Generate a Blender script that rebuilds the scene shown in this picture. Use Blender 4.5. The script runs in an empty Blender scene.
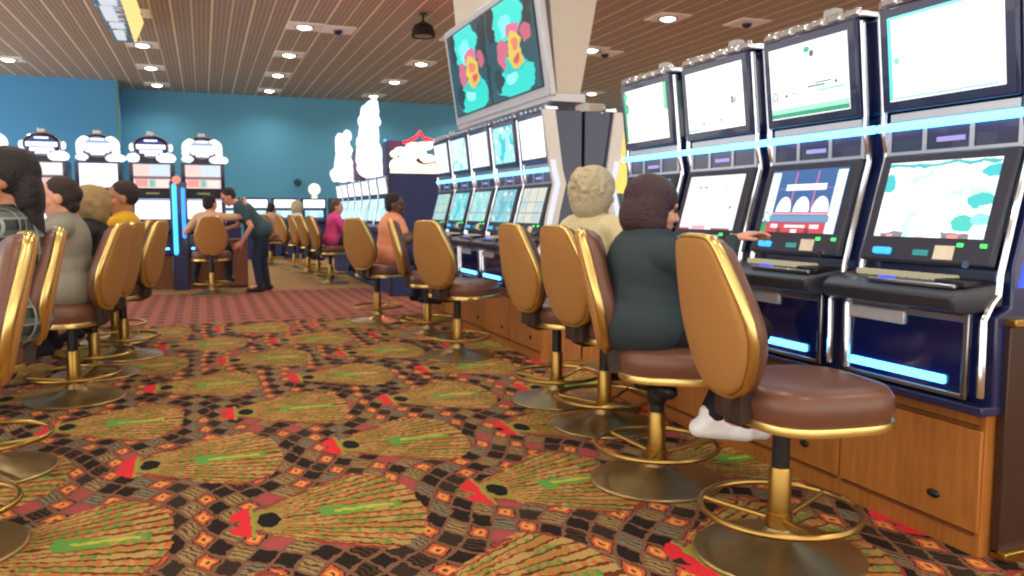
import bpy, math, random
from mathutils import Vector, Matrix
random.seed(7)
SC = bpy.context.scene
COL = SC.collection
PI = math.pi
rad = math.radians

# ------------------------------------------------------------------ colours, materials
def hx(s):
    s = s.lstrip('#')
    def f(c):
        c /= 255.0
        return c / 12.92 if c <= 0.04045 else ((c + 0.055) / 1.055) ** 2.4
    return tuple(f(int(s[i:i + 2], 16)) for i in (0, 2, 4)) + (1.0,)

def new_mat(name):
    m = bpy.data.materials.new(name)
    m.use_nodes = True
    nt = m.node_tree
    b = nt.nodes['Principled BSDF']
    return m, nt, b

def mat(name, col, rough=0.5, metal=0.0, var=0.12, scale=30.0, bump=0.0, coat=0.0, spec=0.5):
    """principled surface with a little procedural mottling"""
    m, nt, b = new_mat(name)
    c = hx(col)
    tc = nt.nodes.new('ShaderNodeTexCoord')
    nz = nt.nodes.new('ShaderNodeTexNoise')
    nz.inputs['Scale'].default_value = scale
    nz.inputs['Detail'].default_value = 3
    nt.links.new(tc.outputs['Object'], nz.inputs['Vector'])
    mx = nt.nodes.new('ShaderNodeMix'); mx.data_type = 'RGBA'
    mx.inputs['A'].default_value = tuple(x * (1 - var) for x in c[:3]) + (1,)
    mx.inputs['B'].default_value = tuple(min(1, x * (1 + var)) for x in c[:3]) + (1,)
    nt.links.new(nz.outputs['Fac'], mx.inputs['Factor'])
    nt.links.new(mx.outputs['Result'], b.inputs['Base Color'])
    b.inputs['Roughness'].default_value = rough
    b.inputs['Metallic'].default_value = metal
    b.inputs['Coat Weight'].default_value = coat
    b.inputs['Specular IOR Level'].default_value = spec
    if bump:
        bp = nt.nodes.new('ShaderNodeBump')
        bp.inputs['Strength'].default_value = bump
        bp.inputs['Distance'].default_value = 0.01
        nt.links.new(nz.outputs['Fac'], bp.inputs['Height'])
        nt.links.new(bp.outputs['Normal'], b.inputs['Normal'])
    return m

def glow(name, col, strength, base='#202020'):
    m, nt, b = new_mat(name)
    b.inputs['Base Color'].default_value = hx(base)
    b.inputs['Emission Color'].default_value = hx(col)
    b.inputs['Emission Strength'].default_value = strength
    b.inputs['Roughness'].default_value = 0.3
    return m

class X:
    """tiny expression language over math nodes"""
    def __init__(s, nt, v): s.nt, s.v = nt, v
    def op(s, o, *a):
        n = s.nt.nodes.new('ShaderNodeMath'); n.operation = o
        for i, k in enumerate((s,) + a):
            k = k.v if isinstance(k, X) else k
            if isinstance(k, (int, float)): n.inputs[i].default_value = k
            else: s.nt.links.new(k, n.inputs[i])
        return X(s.nt, n.outputs[0])
    def __add__(s, o): return s.op('ADD', o)
    def __radd__(s, o): return s.op('ADD', o)
    def __sub__(s, o): return s.op('SUBTRACT', o)
    def __rsub__(s, o): return (s * -1) + o
    def __mul__(s, o): return s.op('MULTIPLY', o)
    def __rmul__(s, o): return s.op('MULTIPLY', o)
    def __truediv__(s, o): return s.op('DIVIDE', o)
    def lt(s, o): return s.op('LESS_THAN', o)
    def gt(s, o): return s.op('GREATER_THAN', o)
    def mod(s, o): return s.op('FLOORED_MODULO', o)
    def fl(s): return s.op('FLOOR')
    def fr(s): return s.op('FRACT')
    def ab(s): return s.op('ABSOLUTE')
    def mn(s, o): return s.op('MINIMUM', o)
    def mx(s, o): return s.op('MAXIMUM', o)
    def sq(s): return s * s
    def sqrt(s): return s.op('SQRT')
    def sin(s): return s.op('SINE')
    def at2(s, o): return s.op('ARCTAN2', o)

def xy(nt, coord='Object'):
    tc = nt.nodes.new('ShaderNodeTexCoord')
    sp = nt.nodes.new('ShaderNodeSeparateXYZ')
    nt.links.new(tc.outputs[coord], sp.inputs[0])
    return X(nt, sp.outputs[0]), X(nt, sp.outputs[1]), X(nt, sp.outputs[2])

def mixc(nt, fac, a, b):
    n = nt.nodes.new('ShaderNodeMix'); n.data_type = 'RGBA'
    for nm, k in (('Factor', fac), ('A', a), ('B', b)):
        k = k.v if isinstance(k, X) else k
        if isinstance(k, (int, float, tuple)): n.inputs[nm].default_value = k
        else: nt.links.new(k, n.inputs[nm])
    return n.outputs['Result']

def screen_mat(name, bg, shapes=(), blot=None, strength=1.0, warp=0.0):
    """a lit screen: background, coloured shapes in 0..1 picture coordinates, optional blotches"""
    m, nt, b = new_mat(name)
    u, v, _ = xy(nt, 'UV')
    if warp:
        wn = nt.nodes.new('ShaderNodeTexNoise'); wn.inputs['Scale'].default_value = 7; wn.inputs['Detail'].default_value = 3
        tcw = nt.nodes.new('ShaderNodeTexCoord'); nt.links.new(tcw.outputs['UV'], wn.inputs['Vector'])
        sw = nt.nodes.new('ShaderNodeSeparateXYZ'); nt.links.new(wn.outputs['Color'], sw.inputs[0])
        u = u + (X(nt, sw.outputs[0]) - 0.5) * warp; v = v + (X(nt, sw.outputs[1]) - 0.5) * warp * 1.5
    col = hx(bg)
    if blot:
        for (c, sc, th, off) in blot:
            nz = nt.nodes.new('ShaderNodeTexNoise'); nz.inputs['Scale'].default_value = sc
            nz.inputs['Detail'].default_value = 2
            cb = nt.nodes.new('ShaderNodeCombineXYZ')
            nt.links.new((u + off).v, cb.inputs[0]); nt.links.new((v * 0.8).v, cb.inputs[1])
            nt.links.new(cb.outputs[0], nz.inputs['Vector'])
            f = X(nt, nz.outputs['Fac']).gt(th)
            col = mixc(nt, f, col, hx(c))
    for s in shapes:
        k, u0, v0, u1, v1, c = s
        cu, cv, hu, hv = (u0 + u1) / 2, (v0 + v1) / 2, (u1 - u0) / 2, (v1 - v0) / 2
        a, bb = ((u - cu) * (1 / hu)), ((v - cv) * (1 / hv))
        if k == 'r': f = a.ab().mx(bb.ab()).lt(1.0)
        elif k == 'e': f = (a.sq() + bb.sq()).lt(1.0)
        else:        # 'd': dome, upper half of an ellipse on its base line
            f = (a.sq() + (bb + 1).sq() * 0.25).lt(1.0) * bb.gt(-1.0)
        col = mixc(nt, f, col, hx(c))
    b.inputs['Base Color'].default_value = (0.02, 0.02, 0.02, 1)
    b.inputs['Roughness'].default_value = 0.25
    if isinstance(col, tuple): b.inputs['Emission Color'].default_value = col
    else: nt.links.new(col, b.inputs['Emission Color'])
    b.inputs['Emission Strength'].default_value = strength
    return m

# ------------------------------------------------------------------ mesh builder
class MB:
    def __init__(s): s.v, s.f, s.m = [], [], []
    def add(s, vs, fs, m=0):
        o = len(s.v)
        s.v += [tuple(p) for p in vs]
        s.f += [tuple(i + o for i in f) for f in fs]
        s.m += [m] * len(fs)
        return s
    def box(s, x0, x1, y0, y1, z0, z1, m=0):
        v = [(x, y, z) for x in (x0, x1) for y in (y0, y1) for z in (z0, z1)]
        return s.add(v, [(0, 1, 3, 2), (4, 6, 7, 5), (0, 4, 5, 1), (2, 3, 7, 6), (0, 2, 6, 4), (1, 5, 7, 3)], m)
    def hexa(s, q0, q1, m=0):
        """solid between two quads (lists of 4 points, same order)"""
        return s.add(list(q0) + list(q1), [(3, 2, 1, 0), (4, 5, 6, 7), (0, 1, 5, 4), (1, 2, 6, 5), (2, 3, 7, 6), (3, 0, 4, 7)], m)
    def prism(s, poly, y0, y1, m=0):
        n = len(poly)
        v = [(a, y0, b) for a, b in poly] + [(a, y1, b) for a, b in poly]
        fs = [tuple(range(n)), tuple(range(2 * n - 1, n - 1, -1))]
        fs += [(i, i + n, (i + 1) % n + n, (i + 1) % n) for i in range(n)]
        return s.add(v, fs, m)
    def loft(s, rings, m=0, cap=True, close=False):
        n = len(rings[0]); v = [p for r in rings for p in r]; fs = []
        R = len(rings)
        for i in range(R if close else R - 1):
            j = (i + 1) % R
            for k in range(n):
                fs.append((i * n + k, i * n + (k + 1) % n, j * n + (k + 1) % n, j * n + k))
        if cap and not close:
            fs.append(tuple(range(n - 1, -1, -1))); fs.append(tuple((R - 1) * n + k for k in range(n)))
        return s.add(v, fs, m)
    def lathe(s, prof, n=32, c=(0, 0, 0), m=0, rot=None):
        rings = []
        for r, z in prof:
            ring = [Vector((r * math.cos(2 * PI * k / n), r * math.sin(2 * PI * k / n), z)) for k in range(n)]
            if rot: ring = [rot @ p for p in ring]
            rings.append([p + Vector(c) for p in ring])
        return s.loft(rings, m)
    def tube(s, pts, r, n=10, close=False, m=0):
        pts = [Vector(p) for p in pts]; rings = []; N = len(pts)
        up = Vector((0, 0, 1)); prev = None
        for i, p in enumerate(pts):
            a = pts[(i - 1) % N] if (close or i > 0) else p
            b = pts[(i + 1) % N] if (close or i < N - 1) else p
            t = (b - a).normalized()
            if prev is None:
                ref = up if abs(t.dot(up)) < 0.9 else Vector((1, 0, 0))
                nx = t.cross(ref).normalized()
            else:
                nx = (prev - t * prev.dot(t)).normalized()
            prev = nx; ny = t.cross(nx)
            rr = r[i] if isinstance(r, (list, tuple)) else r
            rings.append([p + nx * rr * math.cos(2 * PI * k / n) + ny * rr * math.sin(2 * PI * k / n) for k in range(n)])
        return s.loft(rings, m, close=close)
    def ell(s, c, r, R=None, n=16, h=10, m=0):
        c = Vector(c); rings = []
        for i in range(1, h):
            a = PI * i / h
            ring = [Vector((r[0] * math.sin(a) * math.cos(2 * PI * k / n), r[1] * math.sin(a) * math.sin(2 * PI * k / n), -r[2] * math.cos(a))) for k in range(n)]
            rings.append([c + (R @ p if R else p) for p in ring])
        o = len(s.v)
        s.loft(rings, m, cap=False)
        bot = Vector((0, 0, -r[2])); top = Vector((0, 0, r[2]))
        bot = c + (R @ bot if R else bot); top = c + (R @ top if R else top)
        b = len(s.v); s.v += [tuple(bot), tuple(top)]
        L = o + (h - 2) * n
        for k in range(n):
            s.f.append((b, o + (k + 1) % n, o + k)); s.m.append(m)
            s.f.append((b + 1, L + k, L + (k + 1) % n)); s.m.append(m)
        return s
    def cap(s, p0, p1, r0, r1, n=12):
        p0, p1 = Vector(p0), Vector(p1); d = p1 - p0; L = d.length
        if L < 1e-5: return s.ell(p0, (r0,) * 3)
        t = d / L; pts, rs = [], []
        for a in (0.15, 0.5, 0.8, 1.0): pts.append(p0 - t * r0 * math.cos(a * PI / 2)); rs.append(r0 * math.sin(a * PI / 2))
        for a in (1.0, 0.8, 0.5, 0.15): pts.append(p1 + t * r1 * math.cos(a * PI / 2)); rs.append(r1 * math.sin(a * PI / 2))
        return s.tube(pts, rs, n)
    def mesh(s, name, mats, smooth=True, angle=35, uv=None):
        me = bpy.data.meshes.new(name)
        me.from_pydata(s.v, [], s.f)
        for mt in (mats if isinstance(mats, (list, tuple)) else [mats]): me.materials.append(mt)
        for p, k in zip(me.polygons, s.m): p.material_index = k
        if uv:
            y0, y1, z0, z1 = uv
            l = me.uv_layers.new(name='UVMap')
            for lp in me.loops:
                co = me.vertices[lp.vertex_index].co
                l.data[lp.index].uv = ((y1 - co.y) / (y1 - y0), (co.z - z0) / (z1 - z0))
        import bmesh
        bm = bmesh.new(); bm.from_mesh(me); bmesh.ops.recalc_face_normals(bm, faces=bm.faces); bm.to_mesh(me); bm.free()
        if smooth:
            for p in me.polygons: p.use_smooth = True
            me.set_sharp_from_angle(angle=rad(angle))
        me.update()
        return me

CACHE = {}
def part(name, key, build, mats, parent=None, bevel=0.0, loc=None, label=None, **kw):
    """one mesh object; meshes with the same key are shared"""
    if key is None or key not in CACHE:
        me = build().mesh(name, mats, **kw)
        if key is not None: CACHE[key] = me
    else: me = CACHE[key]
    o = bpy.data.objects.new(name, me); COL.objects.link(o)
    if parent: o.parent = parent
    if loc: o.location = loc
    if bevel:
        b = o.modifiers.new('bevel', 'BEVEL'); b.width = bevel; b.segments = 2; b.limit_method = 'ANGLE'; b.angle_limit = rad(40)
    if label: o['label'] = label
    return o

def tag(o, label, cat, group=None):
    o['label'] = label; o['category'] = cat
    if group: o['group'] = group
    return o
def thing(name, label, cat, loc=(0, 0, 0), rz=0.0, group=None):
    o = bpy.data.objects.new(name, None); COL.objects.link(o)
    o.empty_display_size = 0.1
    o.location = loc; o.rotation_euler = (0, 0, rz)
    return tag(o, label, cat, group)
def struct(o):
    o['kind'] = 'structure'; return o
def dup(root, loc, rz, label, group=None):
    r = root.copy(); COL.objects.link(r); r.location = loc; r.rotation_euler = (0, 0, rz); r['label'] = label
    if group: r['group'] = group
    for ch in list(root.children):
        c = ch.copy(); COL.objects.link(c); c.parent = r
        for g in ch.children:
            d = g.copy(); COL.objects.link(d); d.parent = c
    return r

# ------------------------------------------------------------------ material library
chrome = mat('chrome', '#d4d8e0', 0.12, 1.0, 0.05)
chrome_soft = mat('brushed_chrome', '#a9adb8', 0.28, 1.0, 0.08)
gold = mat('polished_gold_trim', '#e3c67c', 0.3, 1.0, 0.08)
bronze = mat('worn_gold_metal', '#b08d4a', 0.33, 1.0, 0.15, 14)
disc_metal = mat('brushed_base_metal', '#a08a60', 0.36, 0.9, 0.15, 9)
black_pl = mat('black_plastic', '#15151a', 0.4)
navy = mat('navy_gloss_cabinet', '#1a2350', 0.28, 0.0, 0.1, coat=0.4)
navy_side = mat('navy_side_panel', '#26346a', 0.5, 0.0, 0.1)
charcoal = mat('charcoal_bezel', '#282c3e', 0.35)
deck_m = mat('dark_grey_deck', '#34363f', 0.35, 0.1)
glass_blk = mat('black_glass_painted_glow', '#101a50', 0.12, 0.0, 0.05, coat=0.6)  # blue in the base colour paints the light bars' glow on dark glass
tan_fabric = mat('tan_fabric', '#a8773c', 0.75, 0.0, 0.10, 90, 0.15)
brown_vinyl = mat('brown_vinyl', '#6b4535', 0.36, 0.0, 0.1, 40)
vinyl_dark = mat('dark_brown_plastic', '#33231c', 0.5)
cream_m = mat('cream_plastic', '#e8e0c8', 0.5)
beige_p = mat('beige_painted_panel', '#cfc6ba', 0.6, 0.0, 0.04, 4)
silver_p = mat('silver_frame_paint', '#c9ccd6', 0.35, 0.2, 0.05)
white_cloth = mat('white_canvas', '#e9e6e4', 0.8, 0, 0.06)

def wood_mat(name, c0, c1, rough=0.4):
    m, nt, b = new_mat(name)
    tc = nt.nodes.new('ShaderNodeTexCoord')
    mp = nt.nodes.new('ShaderNodeMapping'); mp.inputs['Scale'].default_value = (14, 14, 1.6)
    nt.links.new(tc.outputs['Object'], mp.inputs['Vector'])
    nz = nt.nodes.new('ShaderNodeTexNoise'); nz.inputs['Scale'].default_value = 3; nz.inputs['Detail'].default_value = 6
    nt.links.new(mp.outputs[0], nz.inputs['Vector'])
    nt.links.new(mixc(nt, X(nt, nz.outputs['Fac']), hx(c0), hx(c1)), b.inputs['Base Color'])
    b.inputs['Roughness'].default_value = rough
    return m
wood = wood_mat('honey_oak_veneer', '#8a4d1c', '#c4813c')
wood_trim = wood_mat('dark_oak_trim', '#5c3315', '#7b4820')
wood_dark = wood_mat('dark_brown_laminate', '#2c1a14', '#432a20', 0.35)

# neon / light
cyan_neon = glow('cyan_neon', '#66c4ff', 4.5)
blue_bar = glow('blue_light_bar', '#5cbcff', 4.5)
blue_glow = glow('blue_light_strip', '#1f4cff', 1.6)
white_lit = glow('white_lit_plastic', '#f6f8ff', 1.6)
bulb_m = glow('downlight_lens', '#fff1d8', 14.0)
teal_disp = glow('teal_digit_display', '#2fb7b0', 0.7)
green_led = glow('green_led', '#45ff70', 2.0)
bill_blue = glow('bill_slot_light', '#2f9dff', 2.2)
btn_lit = glow('lit_button', '#e8dcb0', 0.55)
btn_blue = glow('blue_button', '#3a4cff', 1.6)
red_neon = glow('red_neon', '#ff1626', 3.0)

# ------------------------------------------------------------------ carpet
def carpet_mat():
    m, nt, b = new_mat('casino_carpet')
    x, y, _ = xy(nt)
    # slight wobble of the weave
    nz = nt.nodes.new('ShaderNodeTexNoise'); nz.inputs['Scale'].default_value = 7.0; nz.inputs['Detail'].default_value = 2
    tc = nt.nodes.new('ShaderNodeTexCoord'); nt.links.new(tc.outputs['Object'], nz.inputs['Vector'])
    wob = (X(nt, nz.outputs['Fac']) - 0.5)
    nw = nt.nodes.new('ShaderNodeTexNoise'); nw.inputs['Scale'].default_value = 26.0; nw.inputs['Detail'].default_value = 2
    nt.links.new(tc.outputs['Object'], nw.inputs['Vector'])
    sw = nt.nodes.new('ShaderNodeSeparateXYZ'); nt.links.new(nw.outputs['Color'], sw.inputs[0])
    x = x + (X(nt, sw.outputs[0]) - 0.5) * 0.034
    y = y + (X(nt, sw.outputs[1]) - 0.5) * 0.050
    # ---- lattice of diamonds, bent around the fans
    px = x - 0.11; py = y - 3.11
    ax = px + (py * (2 * PI / 1.77)).op('COSINE') * (px * (2 * PI / 0.93)).op('COSINE') * 0.05
    ay = py + (px * (2 * PI / 0.93)).sin() * (py * (2 * PI / 1.77)).sin() * 0.07
    s = ax * (1 / 0.124) + ay * (1 / 0.177)
    t = ax * (1 / 0.124) - ay * (1 / 0.177)
    fs, ft = s.fr(), t.fr()
    d = (fs - 0.5).ab().mx((ft - 0.5).ab()) * 2
    wn = nt.nodes.new('ShaderNodeTexWhiteNoise'); wn.noise_dimensions = '2D'
    cb = nt.nodes.new('ShaderNodeCombineXYZ')
    nt.links.new(s.fl().v, cb.inputs[0]); nt.links.new(t.fl().v, cb.inputs[1]); nt.links.new(cb.outputs[0], wn.inputs['Vector'])
    h = X(nt, wn.outputs['Value'])
    row = (s.fl() + t.fl()).mod(3.0)             # bands of equal colour
    col = mixc(nt, h.gt(0.5), hx('#241b17'), hx('#33281f'))
    col = mixc(nt, row.gt(1.5) * h.gt(0.15), col, hx('#947b50'))
    col = mixc(nt, row.gt(1.5) * h.gt(0.7), col, hx('#77705c'))
    is_or = row.lt(0.5) * h.gt(0.25)
    col = mixc(nt, is_or * d.lt(0.72), col, hx('#b9573a'))
    col = mixc(nt, is_or * d.lt(0.45), col, hx('#d8934a'))
    col = mixc(nt, is_or * d.lt(0.18), col, hx('#70402c'))
    col = mixc(nt, (row - 1).ab().lt(0.5) * h.gt(0.84), col, hx('#a0484a'))
    stripe = (s * 4.0).fr().lt(0.35) * row.gt(1.5)
    col = mixc(nt, stripe, col, hx('#4a3626'))
    col = mixc(nt, d.gt(0.84), col, hx('#77543f'))
    # ---- fans on two lattices
    for (ox, oy) in ((0.11, 3.11), (0.575, 3.995)):
        u = (x - (ox - 0.10)).mod(0.93) - 0.10
        v = (y - (oy - 0.885)).mod(1.77) - 0.885
        av = v.ab()
        half = (1 - ((u.mx(0.46) - 0.46) * (1 / 0.225)).sq()).mx(0.0).sqrt() * ((u.mx(0.0).mn(0.46) * (1 / 0.46)).op('POWER', 0.8) * 0.385 + 0.05) + wob * 0.05
        hq = (u.mx(0.0) * (1 / 0.46)).op('POWER', 0.8) * 0.385 + 0.05
        infan = u.gt(0.02) * u.lt(0.675) * av.lt(half)
        edge = (half - av).lt(0.028) * infan * wob.gt(-0.04)
        q = av / hq                          # 0 on the axis, 1 on the rim: the rays bow outward like a fountain
        ray = (q * 8.0)
        fr = ray.fr()
        dots = (u * (1 / 0.042) + ray.fl() * 0.5).fr()
        c = mixc(nt, wob.gt(0.0), hx('#ab8e52'), hx('#937f3e'))
        odd = ray.fl().mod(2.0).gt(0.5)
        c = mixc(nt, odd * dots.lt(0.5) * (fr - 0.5).ab().lt(0.34), c, hx('#b5683a'))
        c = mixc(nt, (1 - odd) * dots.lt(0.45) * (fr - 0.5).ab().lt(0.3) * u.gt(0.2) * wob.gt(-.02), c, hx('#5f8442'))
        c = mixc(nt, fr.lt(0.25), c, hx('#663020'))
        c = mixc(nt, u.gt(0.28) * u.lt(0.60) * av.lt((0.62 - u) * 0.2 + wob * 0.1), c, hx('#5f9442'))
        c = mixc(nt, u.gt(0.34) * u.lt(0.57) * av.lt(0.014), c, hx('#b8ac4a'))
        c = mixc(nt, edge, c, hx('#8a3a30'))
        col = mixc(nt, infan, col, c)
        col = mixc(nt, u.gt(0.0) * u.lt(0.13) * av.lt(u * 0.5 + 0.07), col, hx('#948240'))
        dot = ((u - 0.085) * (1 / 0.042)).sq() + (v * (1 / 0.075)).sq()
        col = mixc(nt, dot.lt(1.0), col, hx('#1c1b1b'))
        red = u.gt(-0.055) * u.lt(0.02) * av.lt(u * 1.0 + 0.145) * (1 - u.lt(-0.02) * av.lt(0.025))
        col = mixc(nt, red, col, hx('#d42f38'))
        col = mixc(nt, u.gt(0.02) * u.lt(0.032) * av.lt(0.165), col, hx('#8a9440'))
    # ---- checker border and plain carpet beyond
    chk = ((x * (1 / 0.17)).fr().lt(0.5)); chk2 = ((y * (1 / 0.30)).fr().lt(0.35))
    bc = mixc(nt, chk, hx('#985a50'), hx('#74443c'))
    bc = mixc(nt, chk2, bc, hx('#906252'))
    col = mixc(nt, y.gt(8.95), col, bc)
    n2 = nt.nodes.new('ShaderNodeTexNoise'); n2.inputs['Scale'].default_value = 3.0; n2.inputs['Detail'].default_value = 5
    nt.links.new(tc.outputs['Object'], n2.inputs['Vector'])
    pc = mixc(nt, X(nt, n2.outputs['Fac']), hx('#7c5c3c'), hx('#bd9a6c'))
    col = mixc(nt, y.gt(12.3), col, pc)
    # pile
    n3 = nt.nodes.new('ShaderNodeTexNoise'); n3.inputs['Scale'].default_value = 160.0
    nt.links.new(tc.outputs['Object'], n3.inputs['Vector'])
    g = X(nt, n3.outputs['Fac']) * 0.5 + 0.75
    hv = nt.nodes.new('ShaderNodeHueSaturation'); nt.links.new(col, hv.inputs['Color']); nt.links.new(g.v, hv.inputs['Value'])
    nt.links.new(hv.outputs[0], b.inputs['Base Color'])
    b.inputs['Roughness'].default_value = 0.95
    b.inputs['Specular IOR Level'].default_value = 0.15
    return m

CEIL = 4.3
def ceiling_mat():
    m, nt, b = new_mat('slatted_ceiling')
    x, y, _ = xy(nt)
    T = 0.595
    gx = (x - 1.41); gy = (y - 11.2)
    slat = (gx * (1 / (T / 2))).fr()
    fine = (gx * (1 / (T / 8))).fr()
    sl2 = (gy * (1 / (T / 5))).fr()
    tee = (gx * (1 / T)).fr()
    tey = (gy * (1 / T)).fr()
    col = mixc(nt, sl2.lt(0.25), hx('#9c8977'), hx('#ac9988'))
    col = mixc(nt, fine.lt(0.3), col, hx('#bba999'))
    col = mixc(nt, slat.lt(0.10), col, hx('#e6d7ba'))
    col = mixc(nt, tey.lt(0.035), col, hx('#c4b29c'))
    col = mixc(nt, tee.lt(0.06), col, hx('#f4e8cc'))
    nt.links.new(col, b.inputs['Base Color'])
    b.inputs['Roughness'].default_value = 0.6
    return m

# ------------------------------------------------------------------ the room
fl = struct(part('floor', None, lambda: MB().box(-7, 13, -5, 23.3, -0.1, 0), carpet_mat(), smooth=False))
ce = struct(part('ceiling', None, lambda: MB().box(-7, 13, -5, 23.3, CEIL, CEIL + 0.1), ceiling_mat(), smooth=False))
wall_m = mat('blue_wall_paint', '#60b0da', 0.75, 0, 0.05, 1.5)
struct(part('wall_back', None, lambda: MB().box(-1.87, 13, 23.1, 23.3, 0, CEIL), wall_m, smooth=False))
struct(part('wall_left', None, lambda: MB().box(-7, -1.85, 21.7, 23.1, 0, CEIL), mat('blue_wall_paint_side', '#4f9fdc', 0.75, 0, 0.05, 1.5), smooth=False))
struct(part('wall_right', None, lambda: MB().box(13, 13.2, -5, 23.3, 0, CEIL), mat('warm_beige_wall_paint', '#c2bcb8', 0.75, 0, 0.05, 1.5), smooth=False))
struct(part('trim_1', None, lambda: MB().box(-1.87, -1.80, 21.66, 21.74, 0, CEIL), mat('pale_green_corner_trim', '#5f9a9c', 0.6), smooth=False))
struct(part('baseboard_back', None, lambda: MB().box(-1.85, 13, 23.06, 23.1, 0, 0.12), wood_dark, smooth=False))
sp = tag(part('wall_speaker', None, lambda: MB().lathe([(0.02, -0.12), (0.09, -0.10), (0.10, 0), (0.06, 0.13)], 20, (2.48, 22.98, 1.97), rot=Matrix.Rotation(PI / 2, 3, 'X')), mat('slate_plastic', '#2c4552', .5)), 'small dark round speaker on the blue back wall', 'speaker')

# ------------------------------------------------------------------ ceiling fixtures
panel_m = mat('white_ceiling_panel', '#fbf8f8', 0.6, 0, 0.04)
LX = [1.71, 4.42, -0.95, 7.12, -3.63, 9.72]
LY = [11.5, 14.24, 16.85, 19.4, 21.95]
col_words = {1.71: 'second row from the left wall corner', 4.42: 'row above the far slot row', -0.95: 'row over the mirrored soffit', 7.12: 'row behind the hanging screen', -3.63: 'leftmost row', 9.72: 'rightmost row'}
ord_words = ['nearest', 'second nearest', 'middle', 'second farthest', 'farthest']
def downlight(x, y, label):
    t = thing('ceiling_light', label, 'light', (x, y, CEIL), 0, 'recessed square downlights')
    part('panel', 'dl_panel', lambda: MB().box(-0.28, 0.28, -0.28, 0.28, -0.02, 0.0), panel_m, t, bevel=0.004)
    part('trim_ring', 'dl_ring', lambda: MB().lathe([(0.12, -0.021), (0.165, -0.021), (0.16, -0.035), (0.125, -0.035)], 28), chrome_soft, t)
    part('lens', 'dl_lens', lambda: MB().lathe([(0.001, -0.065), (0.07, -0.058), (0.12, -0.035), (0.125, -0.02), (0.001, -0.02)], 24), bulb_m, t)
for x in LX:
    for j, y in enumerate(LY):
        if x == -3.63 and j != 3: continue
        downlight(x, y, 'square white downlight, %s one in the %s' % (ord_words[j], col_words[x]))
def dome_cam(x, y, label):
    t = thing('ceiling_camera', label, 'camera', (x, y, CEIL), 0, 'ceiling panels with dark domes')
    part('panel', 'dl_panel', None, panel_m, t, bevel=0.004)
    part('dome', 'cam_dome', lambda: MB().ell((0, 0, -0.02), (0.085, 0.085, 0.08)), glass_blk, t)
dome_cam(2.28, 14.3, 'white ceiling panel with dark camera dome beside a downlight over the aisle')
dome_cam(8.55, 11.35, 'white ceiling panel with dark camera dome above the near slot machines')
dome_cam(7.55, 14.5, 'white ceiling panel with dark camera dome right of the hanging screen')
# lamps at every fixture of the grid, also over the part of the room behind the camera
for i in range(-1, 6):
    for j in range(-6, 5):
        ld = bpy.data.lights.new('downlight_lamp', 'SPOT')
        ld.energy = 95
        ld.color = (1.0, 0.90, 0.76); ld.spot_size = rad(150); ld.spot_blend = 0.8; ld.shadow_soft_size = 0.12
        lo = bpy.data.objects.new('downlight_lamp', ld); COL.objects.link(lo)
        lo.location = (1.71 + 2.7 * (i - 1), 11.5 + 2.62 * j, CEIL - 0.08)

# mirrored soffit hanging at upper left
def soffit():
    t = thing('mirrored_soffit', 'long mirrored chrome and yellow box hanging from the ceiling at upper left', 'ceiling sign', (-1.04, 13.2, 3.95))
    mir, nt, b = new_mat('rippled_mirror')
    b.inputs['Metallic'].default_value = 1; b.inputs['Roughness'].default_value = 0.06; b.inputs['Base Color'].default_value = (0.92, 0.93, 0.95, 1)
    vn = nt.nodes.new('ShaderNodeTexNoise'); vn.inputs['Scale'].default_value = 5
    tc = nt.nodes.new('ShaderNodeTexCoord'); nt.links.new(tc.outputs['Object'], vn.inputs['Vector'])
    bp = nt.nodes.new('ShaderNodeBump'); bp.inputs['Strength'].default_value = 0.9; bp.inputs['Distance'].default_value = 0.15
    nt.links.new(vn.outputs['Fac'], bp.inputs['Height']); nt.links.new(bp.outputs[0], b.inputs['Normal'])
    part('box', None, lambda: MB().hexa([(-0.26, -2.6, 0), (0.14, -2.6, 0), (0.08, 1.7, 0), (-0.20, 1.7, 0)], [(-0.30, -2.6, 0.35), (0.21, -2.6, 0.35), (0.21, 1.75, 0.35), (-0.3, 1.75, 0.35)]), mir, t, bevel=0.01)
    part('edge_light', None, lambda: MB().hexa([(0.145, -2.55, 0.01), (0.165, -2.55, 0.01), (0.105, 1.68, 0.01), (0.085, 1.68, 0.01)], [(0.21, -2.55, 0.33), (0.23, -2.55, 0.33), (0.23, 1.7, 0.33), (0.21, 1.7, 0.33)]), glow('warm_yellow_edge', '#ffdf8a', 1.1), t)
    lens = glow('white_reflection_glow', '#f2f6ff', 0.8)  # glowing patches paint the mirror's silver-white reflections, no lamps here
    for y0, y1, x0, x1 in ((-2.4, -1.5, -.2, .0), (-1.35, -.9, -.15, .06), (-.75, .1, -.18, -.02), (.25, .6, -.16, .03), (.8, 1.5, -.16, -.02)):
        part('painted_reflection', None, lambda: MB().box(x0, x1, y0, y1, -0.012, -0.002), lens, t)
    for y in (-2.3, 1.4): part('hanger', None, lambda: MB().tube([(0, y, 0.3), (0, y, 0.35)], 0.02), chrome_soft, t)
soffit()
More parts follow.
